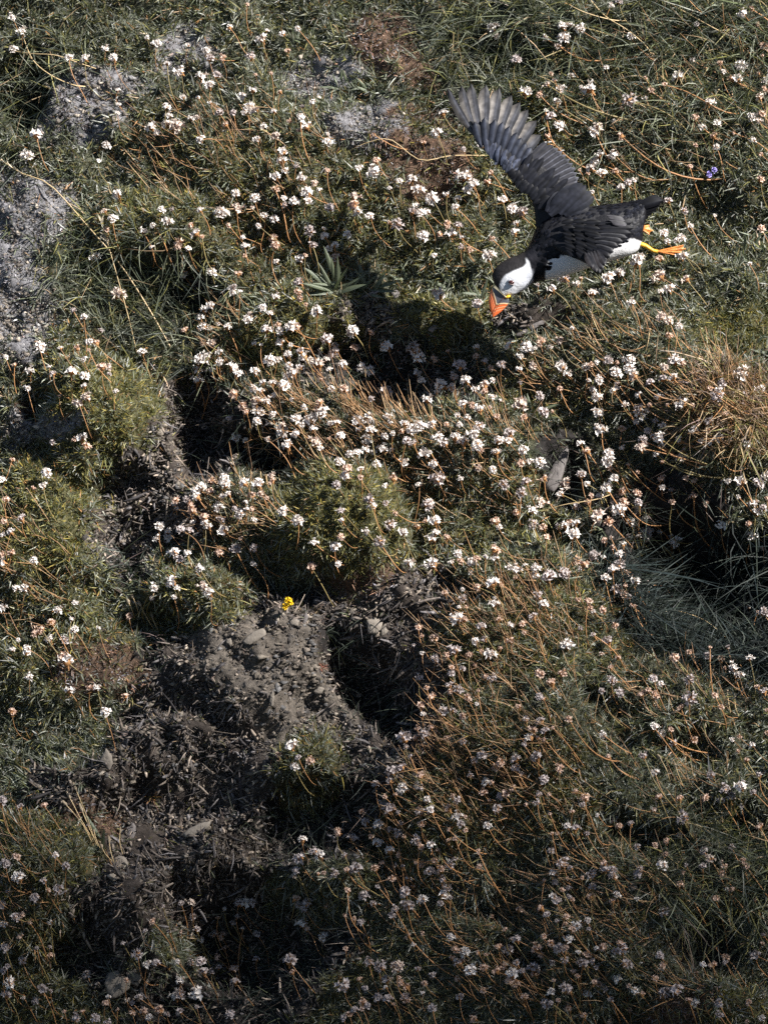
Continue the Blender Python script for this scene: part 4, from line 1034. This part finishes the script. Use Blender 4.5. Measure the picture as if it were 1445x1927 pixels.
spikes(1400, 1360, [(1368,1300,1375,1345),(1382,1310,1390,1350),(1270,1440,1285,1480),(1240,1425,1260,1470)],
       'plantain with dim seed spikes below the black grass hollow')

# ------------------------------------------------------------------ the yellow and the violet flower
def lone_flower(hx, hy, bx_, by_, petal, size, label, name, two):
    X, Y = solve(np.array([bx_]), np.array([by_])); p = surf(X, Y)[0]
    e = empty(name, p); tag(e, label, 'flower')
    X, Y = solve(np.array([hx]), np.array([hy])); dp = max(float(surf(X, Y)[0] @ B), float(p @ B)) + 22 * K
    h = on_ray(hx, hy, dp)
    c = catmull([h - p, (h - p) * 0.5 + R * 3 * K, np.zeros(3)], 8)
    st = link('stem', tube_mesh('stem', c, np.full(8, 0.8 * K), MAT_LEAF, 4), e)
    for k, (dx, dy, s) in enumerate(two):
        hm = link('flower_head', head_mesh(500 + k, petal, petal, 0.8, 18, 0.2), st)
        hm.location = Vector(h - p + dx * K * R - dy * K * U)
        hm.rotation_euler = (0.5, 0.1 * k, k)
        hm.scale = (size * s * K,) * 3
lone_flower(541, 1136, 520, 1165, MAT_YELLOW, 8, 'single bright yellow flower at the top of the soil bank', 'yellow_flower', ((2, -4, 1.0), (-5, 7, 0.8), (5, 1, 0.8)))
lone_flower(1340, 325, 1352, 372, MAT_VIOLET, 7, 'single violet flower in the grass past the puffin tail', 'violet_flower', ((4, -5, 0.9), (-6, 4, 0.9)))

# ------------------------------------------------------------------ the puffin
BD = 0.120                                  # metres in front of the picture plane
KB = K * (DIST - BD) / DIST
BO = np.array([1090.0, 440.0])              # body centre in the photograph
BORG = on_ray(BO[0], BO[1], BD)
puffin = empty('puffin', BORG)
tag(puffin, 'puffin in flight with one wing raised, white breast and orange bill, low over the thrift', 'bird')
def bp(P):
    """photograph x, y and height towards the camera (pixels) -> local metres"""
    P = np.asarray(P, float)
    return (P[..., 0:1] - BO[0]) * KB * R - (P[..., 1:2] - BO[1]) * KB * U + P[..., 2:3] * KB * B
def soft(x, y, poly, r=1.3):
    return sum(inpoly(x + a * r, y + b * r, poly).astype(float) for a in (-1, -0.33, 0.33, 1) for b in (-1, -0.33, 0.33, 1))[:, None] / 16
def inpoly(x, y, poly):
    c = np.zeros(len(x), bool); n = len(poly); j = n - 1
    for i in range(n):
        xi, yi = poly[i]; xj, yj = poly[j]
        c ^= ((yi > y) != (yj > y)) & (x < (xj - xi) * (y - yi) / (yj - yi + 1e-9) + xi)
        j = i
    return c
MAT_PLUME = tint_mat('plumage', rough=0.55, spec=0.2, bump=0.35, bscale=300)
MAT_WHITE = tint_mat('white_plumage', rough=0.65, spec=0.2, bump=0.25, bscale=300)
MAT_FEATHER = tint_mat('feather', rough=0.5, spec=0.14, nscale=120)

UPP = [(931,537),(926,520),(931,505),(944,493),(961,484),(977,478),(989,470),(998,455),(1006,434),(1018,414),(1045,398),(1080,390),(1115,387),(1145,384),(1168,381),(1187,378),(1202,375),(1214,374)]
LOW = [(952,557),(966,555),(978,549),(990,543),(1000,535),(1009,531),(1018,528),(1033,526),(1056,521),(1082,513),(1107,504),(1136,495),(1160,488),(1186,480),(1203,468),(1209,450),(1211,430),(1216,410)]
ZR = [8,15,22,27,27,27,28,31,36,41,45,46,45,41,34,26,18,9]
ZC = [6,4,2,0,0,0,0,0,0,0,0,0,-2,-4,-6,-6,-4,-2]
NS, NRG = 220, 128
up_ = catmull(UPP, NS); lw_ = catmull(LOW, NS); zr_ = catmull([(v, 0) for v in ZR], NS)[:, 0]; zc_ = catmull([(v, 0) for v in ZC], NS)[:, 0]
th = np.linspace(0, 2 * math.pi, NRG, endpoint=False)
def body_pt(si, t):
    c = (up_[si] + lw_[si]) / 2; h = (up_[si] - lw_[si]) / 2
    ct = np.sign(np.cos(t)) * np.abs(np.cos(t)) ** 0.92; st = np.sign(np.sin(t)) * np.abs(np.sin(t)) ** 0.92
    xy = c + h * ct[..., None]
    return np.concatenate([xy, (zc_[si] + zr_[si] * st)[..., None]], -1)
SI, TH = np.meshgrid(np.arange(NS), th, indexing='ij')
BV = body_pt(SI.ravel(), TH.ravel())
BV = np.concatenate([BV, [[*((up_[0] + lw_[0]) / 2 + (-1, 1)), zc_[0]], [*((up_[-1] + lw_[-1]) / 2 + (4, -2)), zc_[-1]]]])
x, y = BV[:, 0], BV[:, 1]
jx = x + 2.2 * fbm(x, y, 5, 2); jy = y + 2.2 * fbm(x + 40, y, 5, 2)
FACE = [(939,539),(943,528),(950,518),(966,510),(984,503),(990,496),(989,485),(995,493),(1000,512),(1001,528),(995,538),(984,548),(963,560),(946,560)]
BREAST = [(1026,540),(1025,520),(1029,500),(1033,488),(1045,484),(1060,481),(1110,470),(1150,468),(1170,457),(1192,449),(1202,454),(1212,458),(1230,470),(1180,510),(1080,540)]
CAP = [(925,540),(920,500),(960,470),(988,470),(989,485),(990,496),(984,503),(966,510),(950,518),(943,528),(939,539)]
bc = np.tile(np.array([0.005, 0.005, 0.007]), (len(x), 1))
def lay(m_, c):
    global bc
    bc = bc * (1 - m_) + np.array(c) * m_
lay(soft(jx, jy, [(1005,440),(1010,405),(1060,385),(1120,380),(1160,400),(1120,440),(1050,450)], 4), (0.012, 0.012, 0.014))
lay(soft(jx, jy, [(988,468),(1004,448),(1016,470),(1012,490),(996,490)], 3), (0.02, 0.019, 0.023))
lay(soft(x, y, CAP, 1.0), (0.018, 0.0165, 0.017))
bc = bc * (1 + 0.5 * fbm(x, y, 7, 2))[:, None]
lay(soft(jx, jy, BREAST), (0.70, 0.70, 0.71))
lay(soft(x, y, FACE), (0.62, 0.63, 0.655))
lay(0.7 * soft(x, y, [(985,512),(1001,508),(1001,532),(985,548),(968,560),(980,540)], 3), (0.44, 0.46, 0.52))
lay(0.2 * soft(x, y, [(952,526),(956,521),(962,525),(966,531),(958,531)], 1.5), (0.45, 0.45, 0.48))
ix = np.arange(NS * NRG).reshape(NS, NRG); nx2 = np.roll(ix, -1, 1)
q = np.stack([ix[:-1].ravel(), ix[1:].ravel(), nx2[1:].ravel(), nx2[:-1].ravel()], 1)
f3 = np.concatenate([np.stack([ix[0], nx2[0], np.full(NRG, NS * NRG)], 1)[:, ::-1], np.stack([ix[-1], nx2[-1], np.full(NRG, NS * NRG + 1)], 1)])
me = np_mesh('body', bp(BV), [q, f3], bc, mats=[MAT_PLUME])
body = link('body', me, puffin)

# --- feathers
def feather(name, base, tip, hw, outer, inner, parent, rise=4, blunt=0.55, side=1, shaft=(0.10, 0.095, 0.09), edge=None, bow=0.0, ns=11, nrm=(0, 0, 1), narrow=False, tipc=None, camber=0.2):
    base = np.array(base, float); tip = np.array(tip, float)
    ax = tip - base; L = np.linalg.norm(ax); ax /= L
    nv = np.array(nrm, float); sd = np.cross(nv, ax); sd /= np.linalg.norm(sd); nv = np.cross(ax, sd)
    V = []; C = []
    offs = (-1, -0.55, -0.06, 0.06, 0.55, 1) if not narrow else ((-1.25, -0.7, -0.06, 0.06, 0.4, 0.68) if side > 0 else (-0.68, -0.4, -0.06, 0.06, 0.7, 1.25))
    dark_tip = np.array(tipc) if tipc is not None else None
    for i in range(ns):
        s = i / (ns - 1)
        w = hw * (0.35 + 0.65 * min(1, s / 0.35)) * (1 if s < blunt else math.sqrt(max(0, 1 - ((s - blunt) / (1 - blunt)) ** 2)) * 0.98 + 0.02)
        c = base + ax * L * s + nv * rise * math.sin(math.pi * s * 0.8) + sd * bow * math.sin(math.pi * s)
        for k in offs:
            V.append(c + sd * w * k + nv * (0.0 if abs(k) < 0.1 else -camber * hw * k * k) + nv * (0.35 if abs(k) < 0.1 else 0))
            cc = shaft if abs(k) < 0.1 else (outer if k * side > 0 else inner)
            if edge is not None and (k in (offs[0], offs[-1]) or s > 0.93) : cc = edge
            if dark_tip is not None and s > 0.72: cc = np.array(cc) * (1 - (s - 0.72) / 0.28) + dark_tip * (s - 0.72) / 0.28
            C.append(cc)
    F = []
    for i in range(ns - 1):
        for k in range(5):
            a = i * 6 + k
            F.append((a, a + 1, a + 7, a + 6))
    return np_mesh_obj(name, np.array(V), np.array(F), np.array(C), parent)
def np_mesh_obj(name, V, F, C, parent, mat=None):
    return link(name, np_mesh(name, bp(V), [F], np.asarray(C) * (np.array((0.34, 0.37, 0.46)) if mat is None else 1.0), mats=[mat or MAT_FEATHER]), parent)
def lerp(a, b, t): return np.array(a, float) * (1 - t) + np.array(b, float) * t
def sheet(name, le, te, thick, col, parent, m=40, nch=14, cols=None, zbias=0):
    """an aerofoil-like patch between a leading edge and a rear line, both lists of x, y, z"""
    A = catmull(le, m); Bq = catmull(te, m); V = []; C = []
    top = []
    for i in range(m):
        env = math.sin(math.pi * min(1, max(0.0, (i + 1.5) / (m + 1)) )) ** 0.35
        for j in range(nch):
            t = j / (nch - 1)
            hgt = thick * env * (math.sqrt(max(0, t)) * (1 - t) * 2.2)
            p = A[i] * (1 - t) + Bq[i] * t
            V.append(p + (0, 0, hgt))
        for j in range(nch - 1, -1, -1):
            t = j / (nch - 1)
            p = A[i] * (1 - t) + Bq[i] * t
            V.append(p - (0, 0, 0.4 * thick * env * (math.sqrt(max(0, t)) * (1 - t)) + 0.6))
    n2 = 2 * nch; F = []
    for i in range(m - 1):
        for j in range(n2):
            k = (j + 1) % n2
            F.append((i * n2 + j, (i + 1) * n2 + j, (i + 1) * n2 + k, i * n2 + k))
    V = np.array(V)
    C = np.tile(np.array(col, float), (len(V), 1)) * (1 + 0.5 * fbm(V[:, 0], V[:, 1], 9, 2))[:, None]
    return np_mesh_obj(name, V, np.array(F), C, parent, MAT_PLUME)
fr = np.random.default_rng(3)
DK = (0.018, 0.018, 0.021); SL = (0.05, 0.052, 0.06); BRN = (0.30, 0.25, 0.18); PALE = (0.30, 0.27, 0.25); MID = (0.075, 0.072, 0.075)

LE = [(1008,428,14),(1004,389,12),(994,368,10),(969,346,6),(948,319,2),(919,289,-4),(897,250,-10),(884,226,-14)]
MIDL = [(1085,400,22),(1064,352,12),(1038,326,8),(1004,298,2),(982,272,-4),(962,254,-8),(934,240,-12),(905,232,-15)]
wing = sheet('wing', LE, MIDL, 7, (0.012, 0.012, 0.014), puffin)
wing['label'] = 'raised wing spread to show every flight feather'
tips = [(842,163),(868,158),(887,155),(915,157),(940,163),(963,177),(979,190),(994,204),(1010,225),(1018,252)]
for i, (tx, ty) in enumerate(tips):                    # primaries, outermost first
    t = i / 9
    b = lerp((893, 252, -12), (962, 318, 2), t)
    lightn = [0.3, 0.7, 0.95, 1.15, 1.2, 1.2, 1.1, 1.0, 0.8, 0.5][i]
    outer = (0.022, 0.022, 0.027) if i == 0 else tuple(np.array((0.024, 0.025, 0.031)) * (0.8 + 0.3 * fr.random()))
    feather('primary_feather', b, (tx, ty, -34 + 14 * t), 8.0 + 5.0 * min(1, i / 3), outer, tuple(np.array(BRN) * lightn * 2.4), wing, 4, 0.62 if i else 0.45, 1,
            shaft=(0.17, 0.16, 0.15), bow=-2.0, narrow=True, tipc=(0.022, 0.021, 0.022))
sec = [(1030,266),(1041,271),(1050,277),(1058,283),(1065,290),(1072,298),(1078,306),(1083,315),(1086,324),(1089,333),(1086,341),(1074,347)]
for i, (tx, ty) in enumerate(sec):
    t = i / 11
    b = lerp((970, 322, 4), (1024, 378, 14), t)
    feather('secondary_feather', b, (tx, ty, -16 + 16 * t), 6.6, (0.045, 0.043, 0.045), (0.055, 0.052, 0.052), wing, 4, 0.8, 1, shaft=(0.06, 0.055, 0.055),
            edge=(0.26, 0.245, 0.235) if 1 < i < 11 else (0.08, 0.075, 0.075))
pc = [(893,228),(912,219),(932,223),(946,228),(959,236),(973,248),(981,258),(990,268),(1000,276)]
for i, (tx, ty) in enumerate(pc):                      # greater primary coverts
    t = i / 8
    b = lerp((906, 277, -6), (975, 322, 6), t)
    feather('covert_feather', b, (tx, ty, -9 + 7 * t), 8.0, (0.03, 0.031, 0.038), tuple(np.array(SL) * (0.9 + 0.5 * fr.random())), wing, 4, 0.7, 1, shaft=(0.11, 0.115, 0.13), edge=(0.028, 0.028, 0.032))
def covert_row(nf, b0, b1, ln, ang0, ang1, z0, z1, hw, ca, cb, mode=0):
    for i in range(nf):
        t = (i + 0.5) / nf
        b = lerp(b0, b1, t) + fr.normal(size=3) * (2.4, 2.4, 0.2)
        a = math.radians(ang0 + (ang1 - ang0) * t + fr.normal() * 7)
        l = ln * (0.9 + 0.2 * fr.random())
        tip = b + np.array([math.cos(a) * l, -math.sin(a) * l, -2.5])
        b[2] = z0 + (z1 - z0) * t + 4; tip[2] = b[2] - 1.5
        k = 0.55 + 0.55 * fr.random()
        feather('covert_feather', b, tip, hw, tuple(np.array(ca) * k), tuple(np.array(cb) * k), wing, 1.6, 0.55, 1, shaft=tuple(np.array(cb) * 1.25), ns=7, camber=0.07)
covert_row(9, (915,290,0), (975,335,0), 34, 92, 52, 1, 10, 6.0, SL, (0.15,0.155,0.18))  # pale inner vanes imitate a bluish sheen in colour
covert_row(10, (928,300,0), (985,348,0), 26, 85, 45, 6, 13, 5.0, (0.03,0.03,0.036), (0.14,0.15,0.18))  # same painted bluish sheen on the inner vanes
covert_row(8, (975,330,0), (1032,372,0), 50, 58, 35, 8, 15, 6.4, (0.02,0.02,0.022), (0.034,0.033,0.036))
covert_row(10, (965,333,0), (1028,382,0), 36, 60, 38, 12, 18, 6.6, (0.016,0.016,0.018), (0.028,0.027,0.03))
covert_row(10, (962,340,0), (1022,392,0), 24, 62, 40, 15, 20, 7.0, (0.012,0.012,0.014), (0.02,0.02,0.022))
covert_row(9, (955,326,0), (1015,398,0), 17, 60, 35, 15, 19, 5.2, (0.009,0.009,0.011), (0.014,0.014,0.016))
covert_row(10, (945,312,0), (962,330,0), 16, 80, 60, 9, 12, 4.2, (0.035,0.036,0.045), (0.075,0.08,0.095))

# scapular feathers over the wing root
for i, (bx_, by_, tx, ty, hw) in enumerate([(1030,402,1074,350,13),(1040,404,1092,346,13),(1050,402,1103,350,12),(1058,406,1111,360,11),(1066,408,1117,374,10),(1074,408,1110,384,9),(1026,404,1060,360,11)]):
    k = 0.8 + 0.4 * fr.random()
    feather('scapular_feather', (bx_ + fr.normal() * 3, by_ + fr.normal() * 3, 34), (tx + fr.normal() * 3, ty + fr.normal() * 3, 27 - i), hw, tuple(np.array((0.022,0.023,0.027)) * k), tuple(np.array((0.034,0.035,0.041)) * k), body, 5, 0.62,
            1, shaft=(0.04, 0.04, 0.046), camber=0.08)

# near wing, hanging towards the camera
LE2 = [(1020,452,26),(1045,470,44),(1066,482,58),(1088,492,76),(1104,501,92),(1114,509,104),(1121,516,112)]
TE2 = [(1140,402,38),(1178,416,44),(1184,436,52),(1166,456,66),(1150,474,84),(1138,494,98),(1128,516,110)]
wing2 = sheet('wing', LE2, TE2, 12, (0.009, 0.009, 0.011), puffin)
wing2['label'] = 'wing hanging down in front of the breast'
for i in range(9):                                      # trailing feathers of the near wing
    t = i / 8
    b = lerp((1118, 425, 58), (1112, 478, 94), t)
    tx, ty = [(1188,420),(1190,431),(1186,441),(1178,450),(1169,457),(1160,466),(1152,477),(1145,487),(1138,500)][i]
    feather('secondary_feather', b, (tx, ty, 50 + 52 * t), 6.5, (0.014, 0.014, 0.017), (0.022, 0.021, 0.022), wing2, 4, 0.75, -1, shaft=(0.03, 0.028, 0.027),
            edge=(0.13, 0.12, 0.105) if i in (3, 4, 5, 6) else None)
for i, (tx, ty) in enumerate([(1112,508),(1119,516),(1125,518),(1131,510),(1135,502)]):
    b = lerp((1098, 478, 92), (1120, 474, 96), i / 4)
    feather('primary_feather', b, (tx, ty, 116), 6.5, (0.03, 0.028, 0.028), (0.10, 0.08, 0.065), wing2, 3, 0.6, -1, shaft=(0.09, 0.08, 0.07))
for i in range(7):                                      # pale bleached coverts
    t = i / 6
    b = lerp((1140, 408, 62), (1150, 424, 66), t) + fr.normal(size=3) * 0.8
    feather('covert_feather', b, b + np.array([32 - 4 * t, 6 - 2 * t, -8]), 3.2, (0.06, 0.055, 0.052), (0.13, 0.118, 0.108), wing2, 2, 0.75, -1, shaft=(0.16, 0.14, 0.13))
for r_, (n_, x0, y0, z0, x1, y1, z1, ln, k) in enumerate([(8,1095,415,54,1100,478,92,34,1.0),(9,1075,415,54,1082,482,84,28,0.85),(9,1055,418,50,1064,476,72,24,0.75)]):
    for i in range(n_):
        t = (i + 0.5) / n_
        b = lerp((x0, y0, z0 + 3), (x1, y1, z1 + 3), t) + fr.normal(size=3) * 1.0
        a = math.radians(5 - 48 * t + fr.normal() * 6)
        kk = k * (0.12 + 0.16 * fr.random())
        feather('covert_feather', b, b + np.array([ln * math.cos(a), -ln * math.sin(a), -3 + 6 * t]), 5.2, tuple(np.array((0.022,0.022,0.026)) * kk), tuple(np.array((0.05,0.05,0.056)) * kk), wing2, 2, 0.5, -1,
                shaft=(0.02, 0.02, 0.022), ns=7, camber=0.06)

# small contour feathers over the back
nf = 420
s_i = fr.integers(int(NS * 0.40), int(NS * 0.93), nf); t_i = fr.uniform(0.12, 2.2, nf)
V = []; F = []; C = []
for a, t in sorted(zip(s_i, t_i), key=lambda q: -q[0]):
    p = body_pt(np.array([a]), np.array([t]))[0]
    if inpoly(np.array([p[0]]), np.array([p[1] - 4]), BREAST)[0]: continue
    pn = body_pt(np.array([min(NS - 1, a + 9)]), np.array([t]))[0] - p; pn /= np.linalg.norm(pn)
    c0 = np.array([*((up_[a] + lw_[a]) / 2), zc_[a]]); nn = p - c0; nn /= np.linalg.norm(nn)
    sdv = np.cross(nn, pn); l = fr.uniform(9, 14); w = fr.uniform(3.4, 4.8); k = fr.uniform(0.4, 1.1)
    base = len(V)
    for j, (s, ww, up2) in enumerate(((0, 0.7, -0.8), (0.5, 1.0, 0.6), (0.85, 0.7, 0.9), (1.0, 0.15, 0.5))):
        for e_ in (-1, 0, 1):
            V.append(p + pn * l * s + sdv * w * ww * e_ + nn * (up2 + (0.5 if e_ == 0 else 0)))
            C.append(np.array((0.024, 0.024, 0.028)) * k * (1.5 if s > 0.8 else 1))
    for j in range(3):
        for e_ in range(2):
            q0 = base + j * 3 + e_
            F.append((q0, q0 + 1, q0 + 4, q0 + 3))
cf = np_mesh_obj('contour_feathers', np.array(V), np.array(F), np.array(C), body)
cf['kind'] = 'stuff'

# tail
tail = empty('tail', (0, 0, 0)); tail.parent = puffin
for i, (tx, ty) in enumerate([(1249,376),(1245,371),(1238,367),(1243,382),(1236,389),(1228,396),(1220,404)]):
    feather('tail_feather', (1186 + 2 * i, 392 + 2.5 * i, 8 - i), (tx, ty, 2 - 2 * i), 8, (0.007, 0.007, 0.009), (0.009, 0.009, 0.011), tail, 5, 0.55, 1, shaft=(0.016, 0.016, 0.018))

# bill
def bill():
    top = [(931,536),(925,543),(921,553),(919.5,566),(921.5,581),(927,596.5)]
    bot = [(955,561),(957.5,566),(955,573),(948,581),(938,590),(927.5,597)]
    m, nr = 120, 96
    A = catmull(top, m); Bq = catmull(bot, m)
    bands = []
    V = []; C = []
    for i in range(m):
        s = i / (m - 1)
        zw = 11.5 * (1 - s) ** 0.8 + 0.6
        ridge = 0
        for k in range(nr):
            t = 2 * math.pi * k / nr
            c = (A[i] + Bq[i]) / 2; h = (A[i] - Bq[i]) / 2
            f = math.cos(t)
            # bands bow: the middle of the side lags behind the culmen and the lower edge
            sb = s - (0.57 - 0.43 * f if f > 0 else 0.57 + 0.24 * f) + 0.53
            if s < 0.13: col = (0.66, 0.55, 0.34); rg = 2.6
            elif sb < 0.53: col = (0.085, 0.085, 0.10); rg = 0
            elif sb < 0.58: col = (0.62, 0.45, 0.25); rg = 0.7
            elif 0.675 < sb < 0.705 or 0.79 < sb < 0.815: col = (0.72, 0.40, 0.22); rg = -0.5
            else: col = (0.66, 0.14, 0.04); rg = 0.1
            zz = (abs(math.sin(t)) ** 0.8) * (1 if math.sin(t) > 0 else -1)
            V.append((c[0] + h[0] * f, c[1] + h[1] * f, 6 * (1 - s) + 2 * s + (zw + rg) * zz)); C.append(col)
    F = []
    for i in range(m - 1):
        for k in range(nr):
            j = (k + 1) % nr
            F.append((i * nr + k, i * nr + j, (i + 1) * nr + j, (i + 1) * nr + k))
    return np.array(V), np.array(F), np.array(C)
Vb, Fb, Cb = bill()
MAT_BILL = tint_mat('bill_horn', rough=0.35, spec=0.5)
bill_o = np_mesh_obj('bill', Vb, Fb, Cb, puffin, MAT_BILL)
bill_o['label'] = 'deep orange bill with grey blue plate and pale ridges'
# mouth line and the yellow gape rosette
def ball(name, c, r, mat, parent, sx=1, sy=1, sz=1, col=None, rot=0):
    u, v = 14, 10; V = [];
    for i in range(v + 1):
        a = math.pi * i / v
        for j in range(u):
            b = 2 * math.pi * j / u
            x_, y_, z_ = math.sin(a) * math.cos(b) * sx, math.sin(a) * math.sin(b) * sy, math.cos(a) * sz
            cr, sr = math.cos(rot), math.sin(rot)
            V.append((c[0] + r * (x_ * cr - y_ * sr), c[1] + r * (x_ * sr + y_ * cr), c[2] + r * z_))
    F = [(i * u + j, i * u + (j + 1) % u, (i + 1) * u + (j + 1) % u, (i + 1) * u + j) for i in range(v) for j in range(u)]
    return np_mesh_obj(name, np.array(V), np.array(F), np.tile(np.array(col or (1, 1, 1), float), (len(V), 1)), parent, mat)
ball('gape_rosette', (955, 558.5, 13), 5, MAT_BILL, bill_o, 1.2, 0.55, 0.8, (0.70, 0.40, 0.02), -0.35)
mouth = tube_mesh('mouth_line', bp(catmull([(948,560,17),(941,569,15.5),(934,580,11.5),(928.5,592,6)], 12)), np.full(12, 0.5 * KB), tint_mat('mouth_line', 0.6), 5)
a_ = mouth.color_attributes.new('tint', 'FLOAT_COLOR', 'POINT')
a_.data.foreach_set('color', np.tile(np.array((0.12, 0.04, 0.02, 1), np.float32), len(mouth.vertices)))
link('mouth_line', mouth, bill_o)
# eye with its dark triangular skin
MAT_EYE = tint_mat('eye_gloss', rough=0.08, spec=0.8)
eye = ball('eye', (961.5, 531.5, 24.0), 4.6, MAT_EYE, puffin, 1.25, 0.85, 0.8, (0.045, 0.012, 0.010), 0.25)
ball('eye_ornament', (957.5, 527.5, 23.2), 5.2, MAT_BILL, eye, 0.9, 0.38, 0.6, (0.30, 0.31, 0.34), -0.75)
ball('eyelid', (961.5, 535.6, 24.0), 5.4, MAT_BILL, eye, 1.1, 0.22, 0.5, (0.16, 0.13, 0.13), 0.2)

# feet
MAT_FOOT = tint_mat('orange_web', rough=0.4, spec=0.45, nscale=140, bump=0.4, bscale=500)
def foot(pts, web, z, label=None):
    """leg path, then a folded webbed foot: toes as tubes joined by a cambered web"""
    e = empty('foot', (0, 0, 0)); e.parent = puffin
    P = catmull([(*p, z) for p in pts], 10)
    me = tube_mesh('leg', bp(P), np.linspace(4.6, 3.6, 10) * KB, MAT_FOOT, 8)
    def paint(m_, c):
        a = m_.color_attributes.new('tint', 'FLOAT_COLOR', 'POINT')
        a.data.foreach_set('color', np.tile(np.array((*c, 1), np.float32), len(m_.vertices)))
    paint(me, (0.62, 0.34, 0.03))
    link('leg', me, e)
    rootp = np.array((*pts[-1], z)); toes = [np.array(t, float) for t in web]
    V = []; C = []
    m = 8
    for i, t_ in enumerate(toes):
        c = catmull([rootp, (rootp + t_) / 2 + (0, 0, 3), t_], 9)
        tm = tube_mesh('toe', bp(c), np.linspace(2.6, 1.0, 9) * KB, MAT_FOOT, 6); paint(tm, (0.60, 0.22, 0.05)); link('toe', tm, e)
    rows = []
    for i in range(len(toes) - 1):
        for j in range(m + 1):
            t = j / m
            if i and j == 0: continue
            rows.append(toes[i] * (1 - t) + toes[i + 1] * t)
    G = 8; V = []
    for g_ in range(G + 1):
        s = g_ / G
        for k, r2 in enumerate(rows):
            sag = math.sin(math.pi * ((k % m) / m))
            q_ = rootp * (1 - s) + r2 * s; q_ = q_ + np.array((-3.0 * sag * s, 0, 3 + 2.0 * math.sin(math.pi * s) - 0.8 * sag * s))
            V.append(q_)
    nr = len(rows)
    F = [(a * nr + k, a * nr + k + 1, (a + 1) * nr + k + 1, (a + 1) * nr + k) for a in range(G) for k in range(nr - 1)]
    np_mesh_obj('web', np.array(V), np.array(F), np.tile(np.array((0.66, 0.24, 0.06)), (len(V), 1)), e, MAT_FOOT)
foot([(1202,458),(1214,462),(1228,471),(1238,473)], [(1286,461,4),(1290,468,2),(1282,475,1),(1268,479,0)], 4)
foot([(1196,424),(1203,427)], [(1222,423,-12),(1229,433,-12),(1222,440,-13)], -12)
